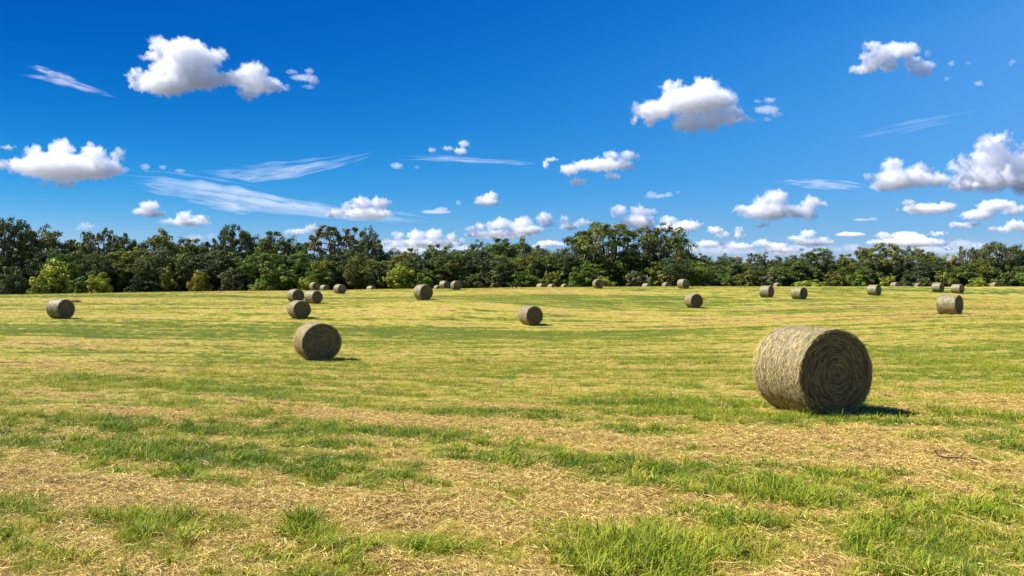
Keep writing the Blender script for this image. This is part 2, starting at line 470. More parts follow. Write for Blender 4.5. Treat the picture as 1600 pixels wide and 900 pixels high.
# ------------------------------------------------------------------ how green the mown field is, place by place
PATCH = [ # cx, cy, rx, ry (photo px, on the ground), strength, tilt
 (130, 628, 230, 9, -0.55, 0.035), (500, 642, 170, 10, -0.6, 0.06), (330, 608, 330, 11, 0.35, 0.02),
 (150, 662, 260, 16, 0.42, 0.03), (430, 680, 160, 17, 0.5, 0.06), (130, 700, 160, 14, 0.4, 0.03),
 (330, 712, 130, 14, 0.4, 0.1), (560, 735, 240, 24, 0.55, 0.09), (760, 690, 160, 16, 0.3, 0.02),
 (150, 765, 230, 34, -0.75, 0.04), (40, 770, 50, 18, 0.5, 0.0), (230, 812, 90, 16, 0.45, 0.05), (70, 840, 110, 40, -0.5, 0.0),
 (420, 790, 90, 20, -0.4, 0.05), (650, 800, 200, 34, -0.75, 0.03), (590, 850, 110, 26, 0.5, 0.0), (800, 850, 90, 30, -0.4, 0.0),
 (30, 885, 80, 22, 0.4, 0.0), (350, 875, 170, 30, -0.55, 0.0), (700, 890, 60, 20, -0.3, 0),
 (900, 735, 160, 18, 0.28, 0.0), (860, 665, 160, 9, -0.3, 0.0), (1300, 705, 320, 20, -0.65, 0.02), (1250, 668, 260, 9, -0.35, 0.02),
 (1130, 652, 150, 10, 0.45, 0.03), (1080, 682, 130, 12, 0.3, 0.03), (1570, 705, 50, 15, 0.6, 0.0), (1500, 660, 130, 10, -0.3, 0.0),
 (1180, 765, 230, 24, 0.5, 0.03), (1420, 790, 220, 20, 0.35, 0.02), (980, 805, 140, 26, -0.4, 0.03),
 (1060, 878, 190, 34, 0.65, 0.0), (1470, 855, 190, 42, 0.65, 0.03), (1250, 845, 90, 30, -0.45, 0.0), (1270, 895, 60, 20, -0.4, 0.0), (1530, 745, 150, 18, -0.35, 0.0),
 (660, 605, 220, 8, 0.25, 0.0), (760, 560, 220, 7, -0.25, 0), (260, 555, 170, 5, 0.35, 0.0), (100, 575, 200, 8, -0.4, 0.02), (1530, 525, 120, 4, -0.2, 0), (1100, 520, 120, 4, 0.2, 0)]
def green(x, y, z=None):
    if z is None: z = ground_z(x, y)
    yy = np.maximum(y, 1.0)
    px = CX + FX * x / yy; py = HY + FX * (CAM_Z - z) / yy
    a = R(24)
    tq = np.clip((np.hypot(x, y) - 14) / 30, 0, 1); a = a - R(20) * tq * tq * (3 - 2 * tq)      # the rows swing round across the hollow
    u = x * np.cos(a) - y * np.sin(a); v = x * np.sin(a) + y * np.cos(a)
    wv = v + 4.0 * (fbm(u / 14, v / 10, 31, 3) - 0.5) * 2
    rr_ = np.hypot(x, y); fine = 1 - 0.70 * np.clip((rr_ - 34) / 40, 0, 1)
    g = 0.66 - 0.03 * np.clip((rr_ - 40) / 30, 0, 1) + 0.10 * np.sin(wv * 2 * math.pi / 3.1)
    g = g + 0.75 * (fbm(u / 4.0, v / 1.0, 3, 4) - 0.5) + 1.0 * (fbm(u / 3.6, v / 0.30, 65, 3) - 0.5) + 0.5 * np.clip((rr_ - 14) / 20, 0, 1) * (fbm(u / 16, v / 1.1, 68, 3) - 0.5)
    g = g + 1.0 * fine * (fbm(u / 0.9, v / 0.45, 12, 4) - 0.5)
    g = g + 0.8 * (fbm(u / 40, v / 9, 22, 3) - 0.5) + np.clip((np.hypot(x, y) - 18) / 30, 0, 1) * (0.9 * (fbm(u / 30, v / 4.5, 27, 4) - 0.50))
    g = g + 0.85 * fine * (fbm(x / 0.30, y / 0.30, 91, 2) - 0.5)
    wob = 1 + 0.9 * (fbm(x / 0.8, y / 0.8, 41, 3) - 0.5)
    for (cx, cyy, rx, ry, st, tilt) in PATCH:
        if rx > 100: tilt = tilt + 0.05
        dx = (px - cx) / rx; dy = (py - cyy - tilt * (px - cx)) / ry
        q = (dx * dx + dy * dy) * wob
        g = g + st * np.exp(-q * q * 0.9) * np.where(y > 1.5, 1, 0) * np.where(st < 0, 0.55, 0.6)
    return np.clip(g, 0, 1)

# ------------------------------------------------------------------ ground sheet
ang = np.concatenate([np.linspace(-46, 46, 560), np.linspace(46, 314, 90)[1:-1]])
rad = np.concatenate([[0.3], np.geomspace(1.5, 320, 470), np.geomspace(320, 9000, 24)[1:]])
A, Q = np.meshgrid(np.radians(ang), rad, indexing='ij')
gx = (Q * np.sin(A)).ravel(); gy = (Q * np.cos(A)).ravel()
gzv = ground_z(gx, gy)
ggr = green(gx, gy, gzv)
na, nr = len(ang), len(rad)
i = np.arange(na)[:, None] * nr; i2 = ((np.arange(na) + 1) % na)[:, None] * nr; j = np.arange(nr - 1)[None]
F = np.stack([i + j, i + j + 1, i2 + j + 1, i2 + j], -1).reshape(-1, 4)[:, ::-1]
V = np.stack([gx, gy, gzv], -1)
ci = len(V)
V = np.concatenate([V, [[0, 0, gz(0, 0)]]])
ring = np.arange(na) * nr
F3 = np.stack([ring, np.full(na, ci), (np.arange(na) + 1) % na * nr], -1)
_pxg = CX + FX * gx / np.maximum(gy, 1)
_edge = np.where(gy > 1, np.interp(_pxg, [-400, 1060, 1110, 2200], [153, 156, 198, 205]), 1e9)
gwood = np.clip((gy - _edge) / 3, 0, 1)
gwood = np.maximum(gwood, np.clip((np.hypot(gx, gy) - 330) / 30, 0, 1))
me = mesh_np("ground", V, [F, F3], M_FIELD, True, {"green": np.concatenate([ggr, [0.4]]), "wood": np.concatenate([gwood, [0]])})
g_o = tag(obj("ground", me), "mown hay field with green and straw coloured strips, dipping then rising to the wood", kind="structure")
# face the ground up
me.flip_normals() if me.polygons[len(F) // 2].normal.z < 0 else None
print("ground", time.time() - T0)

# ------------------------------------------------------------------ grass and straw (stuff: nobody could count it)
rng = np.random.default_rng(7)
def tuft(n, hmin, hmax, spread, lean, wid, k=4, seed=0, curl=0.6):
    r = np.random.default_rng(seed)
    az = r.uniform(0, 2 * math.pi, n); b = np.sqrt(r.uniform(0, 1, n)) * spread; ba = r.uniform(0, 2 * math.pi, n)
    h = r.uniform(hmin, hmax, n) * (1 - 0.35 * b / spread); ln = r.uniform(0.15, 1, n) * lean
    t = np.linspace(0, 1, k)[None]
    out = ln[:, None] * h[:, None] * (t * 0.5 + curl * t ** 2.2)
    zz = h[:, None] * (t - 0.32 * ln[:, None] * t ** 2.5)
    P = np.stack([b[:, None] * np.cos(ba)[:, None] + np.cos(az)[:, None] * out, b[:, None] * np.sin(ba)[:, None] + np.sin(az)[:, None] * out, zz - 0.012], -1)
    W = wid * r.uniform(0.6, 1.2, n)[:, None] * (1 - t ** 1.6 * 0.9)
    tw = az + math.pi / 2 + r.normal(0, 0.5, n)
    side = np.stack([np.cos(tw), np.sin(tw), r.normal(0, 0.15, n)], -1)
    V, F = ribbons(P, W, side)
    return V, F, np.repeat(r.uniform(0, 1, n), 2 * k)
def litter(n, lmin, lmax, spread, wid, k=4, seed=0, hz=0.04):
    r = np.random.default_rng(seed)
    az = r.uniform(0, 2 * math.pi, n); b = np.sqrt(r.uniform(0, 1, n)) * spread; ba = r.uniform(0, 2 * math.pi, n)
    l = r.uniform(lmin, lmax, n); t = np.linspace(-0.5, 0.5, k)[None]
    bend = r.normal(0, 0.75, n)[:, None] * (t ** 2) * l[:, None] * 2.2
    dx, dy = np.cos(az)[:, None], np.sin(az)[:, None]
    P = np.stack([(b * np.cos(ba))[:, None] + dx * t * l[:, None] - dy * bend, (b * np.sin(ba))[:, None] + dy * t * l[:, None] + dx * bend,
                  r.uniform(0.002, hz, n)[:, None] + t * r.normal(0, 0.28, n)[:, None] * l[:, None] - (t ** 2) * l[:, None] * 0.25 + 0.008], -1)
    W = wid * r.uniform(0.5, 1.3, n)[:, None] * (1 - (2 * np.abs(t)) ** 2 * 0.55)
    side = np.stack([-np.sin(az), np.cos(az), r.normal(0, 0.5, n)], -1)
    V, F = ribbons(P, W, side)
    return V, F, np.repeat(r.uniform(0, 1, n), 2 * k)

def scatter(name, label, protos, pts, rot, scl, idx, tint, mat, pmesh):
    """one mesh of bare points whose modifier puts a tuft at each point"""
    me = bpy.data.meshes.new(name)
    me.vertices.add(len(pts)); me.vertices.foreach_set("co", pts.astype(np.float32).ravel())
    for nm, arr, ty in (("rotz", rot, 'FLOAT'), ("scl", scl, 'FLOAT'), ("pick", idx, 'INT'), ("tint", tint, 'FLOAT')):
        at = me.attributes.new(nm, ty, 'POINT')
        at.data.foreach_set("value", arr.astype(np.int32 if ty == 'INT' else np.float32))
    me.materials.append(mat)
    o = tag(obj(name, me), label, kind="stuff")
    ng = bpy.data.node_groups.new(name + "_scatter", 'GeometryNodeTree')
    ng.interface.new_socket("Geometry", in_out='INPUT', socket_type='NodeSocketGeometry')
    ng.interface.new_socket("Geometry", in_out='OUTPUT', socket_type='NodeSocketGeometry')
    N, L = ng.nodes, ng.links
    gi = N.new("NodeGroupInput"); go = N.new("NodeGroupOutput")
    col = bpy.data.collections.new(name + "_tufts")
    for k, pm in enumerate(pmesh):
        col.objects.link(bpy.data.objects.new(f"{name}_tuft_{chr(97 + k)}", pm))
    cinf = N.new("GeometryNodeCollectionInfo"); cinf.inputs['Collection'].default_value = col
    cinf.inputs['Separate Children'].default_value = True; cinf.inputs['Reset Children'].default_value = True
    ip = N.new("GeometryNodeInstanceOnPoints"); ip.inputs['Pick Instance'].default_value = True
    def attr(nm, ty):
        a = N.new("GeometryNodeInputNamedAttribute"); a.data_type = ty; a.inputs['Name'].default_value = nm
        return a.outputs[0]
    cx = N.new("ShaderNodeCombineXYZ"); L.new(attr("rotz", 'FLOAT'), cx.inputs[2])
    er = N.new("FunctionNodeEulerToRotation"); L.new(cx.outputs[0], er.inputs[0])
    L.new(gi.outputs[0], ip.inputs['Points']); L.new(cinf.outputs[0], ip.inputs['Instance'])
    L.new(attr("pick", 'INT'), ip.inputs['Instance Index']); L.new(er.outputs[0], ip.inputs['Rotation']); L.new(attr("scl", 'FLOAT'), ip.inputs['Scale'])
    L.new(ip.outputs[0], go.inputs[0])
    md = o.modifiers.new("scatter", 'NODES'); md.node_group = ng
    return o

def proto(name, VFA, mat):
    V, F, a = VFA
    return mesh_np(name, V, F, mat, True, {"blade": a})

def wedge(n, r0, r1, half=37.5):
    r = np.sqrt(rng.uniform(r0 * r0, r1 * r1, n)); a = np.radians(rng.uniform(-half, half, n))
    return r * np.sin(a), r * np.cos(a)
def wedge_n(dens, r0, r1, half=37.5): return int(dens * np.radians(2 * half) / 2 * (r1 * r1 - r0 * r0))

bale_xy = []
gp = []; sp_ = []
for (r0, r1, dens, sc) in ((3.6, 9, 240, 1.15), (9, 16, 130, 1.2), (16, 32, 50, 1.3), (32, 65, 14, 1.6), (65, 138, 6.0, 2.0)):
    n = wedge_n(dens, r0, r1)
    x, y = wedge(n, r0, r1); z = ground_z(x, y); g = green(x, y, z)
    g2 = np.clip(g + rng.normal(0, 0.10 if r0 < 32 else 0.05, n), 0, 1)
    keep = rng.uniform(0, 1, n) < np.clip((g2 - 0.14) * 1.7, 0.04 + 0.32 * np.clip(fbm(x / 0.6, y / 0.6, 61, 3) * 3 - 1.3, 0, 1), 1)
    x, y, z, g2 = x[keep], y[keep], z[keep], g2[keep]
    lush = np.clip((g2 - 0.55) / 0.4, 0, 1)
    tall = fbm(x / 0.9, y / 0.9, 77, 3)
    s = sc * (0.42 + 0.35 * g2 + 0.75 * lush * np.clip((tall - 0.3) * 2.2, 0, 1)) * rng.uniform(0.7, 1.3, len(x))
    if r0 >= 32: s = np.minimum(s, 1.7)
    tint = np.clip(0.10 + g2 * 0.50 + rng.normal(0, 0.07, len(x)) + 0.55 * (fbm(x / 3.2, y / 1.4, 55, 3) - 0.5) + (0.3 if r0 < 32 else 0.1) * (fbm(x / 0.35, y / 0.35, 58, 2) - 0.5), 0, 0.95)
    if r0 < 16: tint = np.clip(tint + 0.05, 0, 0.97)
    if r0 >= 16: tint = np.minimum(tint * 0.9 - 0.02, 0.62)
    idx = rng.integers(0, 4, len(x))
    s = s * np.clip(0.75 + 0.5 * fbm(x / 0.25, y / 0.25, 140, 2), 0.7, 1.3)
    gp.append((np.stack([x, y, z], -1), s, idx, tint))
    if r0 < 16:      # taller dark clumps that the mower left
        n = wedge_n(30 if r0 < 9 else 16, r0, r1)
        x, y = wedge(n, r0, r1); z = ground_z(x, y); g = green(x, y, z)
        keep = (g > 0.5) & (fbm(x / 0.55, y / 0.4, 123, 3) + 0.25 * (g - 0.7) > 0.53)
        x, y, z, g = x[keep], y[keep], z[keep], g[keep]
        gp.append((np.stack([x, y, z], -1), rng.uniform(0.6, 1.25, len(x)) * (0.65 + 0.45 * g), rng.integers(4, 6, len(x)), np.clip(0.30 + 0.32 * g + rng.normal(0, 0.10, len(x)), 0, 0.95)))
    # straw
    dn = dens * (1.15 if r0 < 16 else 0.8)
    n = wedge_n(dn, r0, r1)
    x, y = wedge(n, r0, r1); z = ground_z(x, y); g = green(x, y, z)
    keep = rng.uniform(0, 1, n) < np.clip(1.10 - g * 1.35, 0.10, 1)
    x, y, z, g = x[keep], y[keep], z[keep], g[keep]
    sp_.append((np.stack([x, y, z], -1), sc * rng.uniform(0.7, 1.25, len(x)), rng.choice(4, len(x), p=[0.32, 0.32, 0.26, 0.10]), g))
def cat(k, L_): return np.concatenate([q[k] for q in L_])
gm = [proto("grass_tuft", tuft(16, 0.06, 0.17, 0.055, 0.9, 0.0027, 4, s), M_GRASS) for s in (1, 2)] + \
     [proto("grass_tuft", tuft(22, 0.03, 0.11, 0.085, 1.3, 0.0028, 4, s), M_GRASS) for s in (3, 4)] + \
     [proto("grass_clump", tuft(32, 0.07, 0.21, 0.075, 1.15, 0.0068, 5, s, 0.7), M_GRASS) for s in (14, 15)]
sm = [proto("straw_litter", litter(34, 0.02, 0.10, 0.10, 0.0019, 4, s, 0.03), M_STRAW) for s in (5, 6)] + \
     [proto("stubble", tuft(26, 0.015, 0.06, 0.10, 1.5, 0.0020, 3, 8), M_STRAW), proto("straw_strands", litter(12, 0.06, 0.16, 0.12, 0.0018, 5, 9, 0.05), M_STRAW)]
pts = cat(0, gp)
scatter("grass", "green and yellowing stubble grass growing in strips across the hay field", None, pts, rng.uniform(0, 6.28, len(pts)), cat(1, gp), cat(2, gp), cat(3, gp), M_GRASS, gm)
pts2 = cat(0, sp_)
scatter("straw", "dry straw litter lying between the strips of grass", None, pts2, rng.uniform(0, 6.28, len(pts2)), cat(1, sp_), cat(2, sp_), cat(3, sp_), M_STRAW, sm)
print("GRASSN", len(pts), len(pts2), time.time() - T0)

# ------------------------------------------------------------------ hay bales
def bale_body(seed, nseg, nlen, L=1.32, r0=0.75):
    r = np.random.default_rng(seed)
    prof = [(-0.5, 0.90), (-0.497, 0.945), (-0.48, 0.978), (-0.45, 0.995)] + [(t, 1.0) for t in np.linspace(-0.42, 0.42, nlen)] + [(0.45, 0.995), (0.48, 0.978), (0.497, 0.945), (0.5, 0.90)]
    prof = np.array(prof)
    th = np.arange(nseg) * 2 * math.pi / nseg
    T, Pq = np.meshgrid(th, np.arange(len(prof)), indexing='ij')
    yy = prof[Pq, 0] * L
    rr = prof[Pq, 1] * r0 * (1 + 0.012 * np.cos(2 * T + 0.6))
    rr = rr + 0.030 * (fbm(T * 3.2 / 2 / math.pi * 4 + 3, yy * 5 + 9, seed, 3) - 0.5) * np.cos(T / 2) ** 2 * 2 * 0.6
    rr = rr + 0.016 * (fbm(np.cos(T) * 6 + 20, yy * 22 + np.sin(T) * 5, seed + 5, 3) - 0.5) * 1.6
    # wraps: shallow bands round the roll
    rr = rr + 0.007 * np.sin(yy * 2 * math.pi / 0.27 + 0.8 * np.sin(T))
    X = rr * np.sin(T); Z = rr * np.cos(T)
    flat = -0.965 * r0
    Z = np.where(Z < flat, flat + (Z - flat) * 0.25, Z)
    V = np.stack([X, yy, Z], -1).reshape(-1, 3)
    m = len(prof)
    i = np.arange(nseg)[:, None] * m; i2 = ((np.arange(nseg) + 1) % nseg)[:, None] * m; j = np.arange(m - 1)[None]
    F = np.stack([i + j, i2 + j, i2 + j + 1, i + j + 1], -1).reshape(-1, 4)
    return V, F
def bale_end(seed, nrad, nang, sign, L=1.32, r0=0.70):
    """coiled end: a spiral of ridges, dished and ragged"""
    t = np.linspace(0.0, 1, nrad); th = np.arange(nang) * 2 * math.pi / nang
    T, Rr = np.meshgrid(th, t, indexing='ij')
    rr = Rr * r0
    wob = 0.85 * (fbm(np.cos(T) * 2 + 5, np.sin(T) * 2 + Rr * 3, seed, 3) - 0.5)
    ph = rr / 0.046 + T / (2 * math.pi) * sign + wob * 2
    ridge = 0.5 + 0.5 * np.sin(ph * 2 * math.pi)
    nz = fbm(np.cos(T) * rr * 14 + 30, np.sin(T) * rr * 14 + 30, seed + 3, 4) - 0.5
    dep = 0.014 * ridge + 0.035 * nz + 0.02 * (1 - Rr ** 2) - 0.03 * np.exp(-(rr / 0.05) ** 2) - 0.006
    flat = -0.965 * 0.75
    X = rr * np.sin(T); Z = rr * np.cos(T)
    Z = np.maximum(Z, flat)
    V = np.stack([X * (1 if sign > 0 else -1), sign * (L / 2 + dep), Z], -1).reshape(-1, 3)
    i = np.arange(nang)[:, None] * nrad; i2 = ((np.arange(nang) + 1) % nang)[:, None] * nrad; j = np.arange(nrad - 1)[None]
    F = np.stack([i + j, i + j + 1, i2 + j + 1, i2 + j], -1).reshape(-1, 4)
    if sign > 0: pass
    return V, F, np.clip(ridge * 0.8 + nz * 0.9 + 0.1, 0, 1).ravel()
def bale_strands(seed, nside, L=1.32, r0=0.755):
    """loose straws lying on and sticking out of the roll"""
    r = np.random.default_rng(seed); k = 5; n = nside
    th = r.uniform(-2.3, 2.3, n); y0 = r.uniform(-0.5, 0.5, n) * L
    l = r.uniform(0.06, 0.26, n); d = np.where(r.uniform(0, 1, n) < 0.7, r.normal(0, 0.35, n), r.uniform(-1.5, 1.5, n))
    t = np.linspace(-0.5, 0.5, k)[None]
    cur = r.normal(0, 0.7, n)[:, None] * t ** 2
    a = th[:, None] + (np.cos(d)[:, None] * t + np.sin(d)[:, None] * cur) * l[:, None] / r0
    yy = np.clip(y0[:, None] + (np.sin(d)[:, None] * t - np.cos(d)[:, None] * cur) * l[:, None], -L / 2 - .01, L / 2 + .01)
    out = (r.random(n) ** 4)[:, None] * 0.035 * (0.4 + t + 0.5) + 0.004
    rr = r0 + out
    P = np.stack([rr * np.sin(a), yy, rr * np.cos(a)], -1)
    tang = np.gradient(P, axis=1); nrm = np.stack([np.sin(a), 0 * a, np.cos(a)], -1)
    # a shaggy rim: straws that stick out round both ends
    m = n // 6; ra = r.uniform(-2.4, 2.4, m); sg = np.where(r.random(m) < 0.6, -1, 1); tt = np.linspace(0, 1, k)[None]
    ll = r.uniform(0.04, 0.15, m)[:, None]; o1 = r.uniform(0.0, 0.5, m)[:, None]; a2 = ra[:, None] + r.normal(0, 0.7, m)[:, None] * ll * tt / r0 * 1.4
    r2 = r0 - 0.05 * r.random(m)[:, None] + ll * tt * o1; y2 = sg[:, None] * (L / 2 - 0.02 + ll * tt * (1 - o1) * 0.75 - 0.3 * ll * tt ** 2)
    P[:m] = np.stack([r2 * np.sin(a2), y2, r2 * np.cos(a2)], -1); a = np.concatenate([a2, a[m:]])
    tang = np.gradient(P, axis=1); nrm = np.stack([np.sin(a), 0 * a, np.cos(a)], -1)
    side = np.cross(tang, nrm); side /= np.linalg.norm(side, axis=-1, keepdims=True) + 1e-9
    W = 0.0026 * r.uniform(0.6, 1.4, n)[:, None] * np.ones((1, k))
    V, F = ribbons(P, W, side)
    return V, F, np.repeat(r.uniform(0.15, 1, n), 2 * k)
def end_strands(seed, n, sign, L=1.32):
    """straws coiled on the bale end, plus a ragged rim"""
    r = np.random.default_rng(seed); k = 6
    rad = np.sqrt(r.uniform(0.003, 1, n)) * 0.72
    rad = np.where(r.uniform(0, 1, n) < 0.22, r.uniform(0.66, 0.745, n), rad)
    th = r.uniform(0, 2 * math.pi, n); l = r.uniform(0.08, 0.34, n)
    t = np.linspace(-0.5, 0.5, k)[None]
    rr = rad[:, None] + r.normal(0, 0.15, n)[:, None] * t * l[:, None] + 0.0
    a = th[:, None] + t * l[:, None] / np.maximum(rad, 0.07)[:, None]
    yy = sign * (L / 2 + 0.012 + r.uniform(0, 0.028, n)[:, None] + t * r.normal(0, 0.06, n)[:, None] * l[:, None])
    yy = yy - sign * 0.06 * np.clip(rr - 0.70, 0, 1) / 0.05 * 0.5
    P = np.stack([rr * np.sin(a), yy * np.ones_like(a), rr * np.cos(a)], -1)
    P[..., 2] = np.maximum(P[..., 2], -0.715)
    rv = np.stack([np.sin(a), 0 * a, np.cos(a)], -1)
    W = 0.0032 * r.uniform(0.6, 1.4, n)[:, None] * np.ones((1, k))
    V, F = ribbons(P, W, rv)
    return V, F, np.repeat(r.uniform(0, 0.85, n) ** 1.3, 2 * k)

def bale_meshes(seed, hi):
    nseg, nlen, nrad, nang = ((128, 40, 70, 128), (56, 14, 34, 64), (32, 6, 16, 32))[hi]
    out = {}
    V, F = bale_body(seed, nseg, nlen); out['body'] = mesh_np("bale_body", V, F, M_SIDE)
    for s, nm in ((-1, 'front'), (1, 'rear')):
        V, F, a = bale_end(seed + 11, nrad, nang, s)
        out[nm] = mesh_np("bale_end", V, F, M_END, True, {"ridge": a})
    ns, ne = ((2400, 2600), (700, 700), (0, 0))[hi]
    if ns:
        V, F, a = bale_strands(seed + 21, ns); out['straw'] = mesh_np("bale_straw", V, F, M_BALESTRAW, True, {"blade": a})
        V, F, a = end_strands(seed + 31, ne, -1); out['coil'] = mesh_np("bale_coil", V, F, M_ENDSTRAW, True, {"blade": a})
    return out
BM = [[bale_meshes(3, 0)], [bale_meshes(40 + k, 1) for k in range(3)], [bale_meshes(60 + k, 2) for k in range(3)]]
# make sure every closed surface faces outward
for lev in BM:
    for b in lev:
        c = b['body'].polygons[len(b['body'].polygons) // 2]
        if c.normal.dot(Vector((c.center.x, 0, c.center.z))) < 0: b['body'].flip_normals()
        for nm, s in (('front', -1), ('rear', 1)):
            if sum(p.normal.y for p in b[nm].polygons) * s < 0: b[nm].flip_normals()
BASE_Z = 0.965 * 0.75
def make_bale(cx_face, base_y, d, wf, label, lev, var, seed):
    r = random.Random(seed)
    Y = FX * DIAM / d
    X = (cx_face - CX) / FX * Y
    # turn of the end face away from the line of sight, from how narrow it looks
    kx_ = X / Y; hyp = math.hypot(1, kx_)
    phi = math.acos(min(1.0, max(wf / d, 0.2)) / hyp) - math.atan(kx_)
    yaw = math.atan2(-math.cos(phi), math.sin(phi))
    fa = Vector((math.cos(yaw), math.sin(yaw)))
    Lf = r.uniform(0.88, 0.99) if lev else 0.86
    c = Vector((X, Y)) - fa * (0.66 * Lf)
    k_ = 1.07
    return place_bale(c.x, c.y, yaw, label, lev, var, (r.uniform(0.985, 1.03) * k_, Lf * k_, r.uniform(0.955, 1.015) * k_))
def place_bale(x, y, yaw, label, lev, var, sc):
    t = empty("hay_bale", (x, y, gz(x, y) - 0.02), yaw + math.pi / 2)   # local -Y looks along yaw
    tag(t, label, "hay bale", "round hay bales lying on the mown field")
    ms = BM[lev][var]
    def part(nm, me, kind=None):
        o = obj(nm, me, t); o.location = (0, 0, BASE_Z * sc[2]); o.scale = sc
        if kind: o['kind'] = kind
        return o
    part("body", ms['body'])
    part("end_face", ms['front']); part("end_face", ms['rear'])
    if 'straw' in ms:
        part("loose_straw", ms['straw'], "stuff"); part("coiled_straw", ms['coil'], "stuff")
    return t
for k, (a, b, d, wf, lab) in enumerate(BALES):
    lev = 0 if k < 2 else (1 if d > 17 else 2)
    make_bale(a, b, d, wf, lab, lev, 0 if lev == 0 else k % 3, 100 + k)
for k, (px, top, d, lab) in enumerate(HIDDEN):
    Y = FX * DIAM / d; X = (px - CX) / FX * Y
    # slide along the line of sight until as much of it shows above the crest as in the photograph
    ys_ = np.linspace(60, 215, 320); zs_ = ground_z((px - CX) / FX * ys_, ys_)
    pys = HY + FX * (CAM_Z - zs_) / ys_
    best = None
    for yy_ in np.linspace(138, 151 if px < 1075 else 198, 120):
        x, y = (px - CX) / FX * yy_, yy_
        hor = pys[ys_ < yy_ - 0.5].min() - 1.3          # grass on the crest hides a little more
        tp = HY + FX * (CAM_Z - gz(x, y) - 1.47) / y
        e = abs((hor - tp) - max(3.0, float(crest(px)) - top)) + 0.02 * abs(y - Y)
        if best is None or e < best[0]: best = (e, x, y)
    _, x, y = best
    place_bale(x, y, math.atan2(-y, -x) + R(35 + 10 * math.sin(k * 2.3)), lab, 2, k % 3, (1, 1, 1))
print("bales", time.time() - T0)

# ------------------------------------------------------------------ trees
def unit(v): return v / (np.linalg.norm(v, axis=-1, keepdims=True) + 1e-9)
def leaf_clump(r, c, rad, n, size, flat=0.7, droop=0.0):
    """n small leaf sprays through a clump"""
    d = unit(r.normal(0, 1, (n, 3))); q = r.uniform(0.25, 1, n) ** 0.5
    p = c + d * q[:, None] * rad * np.array([1, 1, flat]) * r.uniform(0.8, 1.15, (n, 1))
    nrm = unit(d * 1.0 + np.array([0, 0, 0.30]) + r.normal(0, 0.36, (n, 3)))
    a = unit(np.cross(nrm, unit(r.normal(0, 1, (n, 3))))); b = np.cross(nrm, a)
    s = size * r.uniform(0.55, 1.3, (n, 1)); el = r.uniform(0.45, 0.8, (n, 1))
    # four corners of a bent leaf-spray: a kite
    V = np.stack([p - a * s, p - b * s * el + nrm * s * 0.16, p + a * s * 1.1, p + b * s * el + nrm * s * 0.16], 1).reshape(-1, 3)
    F = (np.arange(n) * 4)[:, None] + np.arange(4)[None]
    return V, F
def curve_pts(p0, p1, bow, k=5):
    t = np.linspace(0, 1, k)[:, None]
    return p0 * (1 - t) + p1 * t + bow * (4 * t * (1 - t))
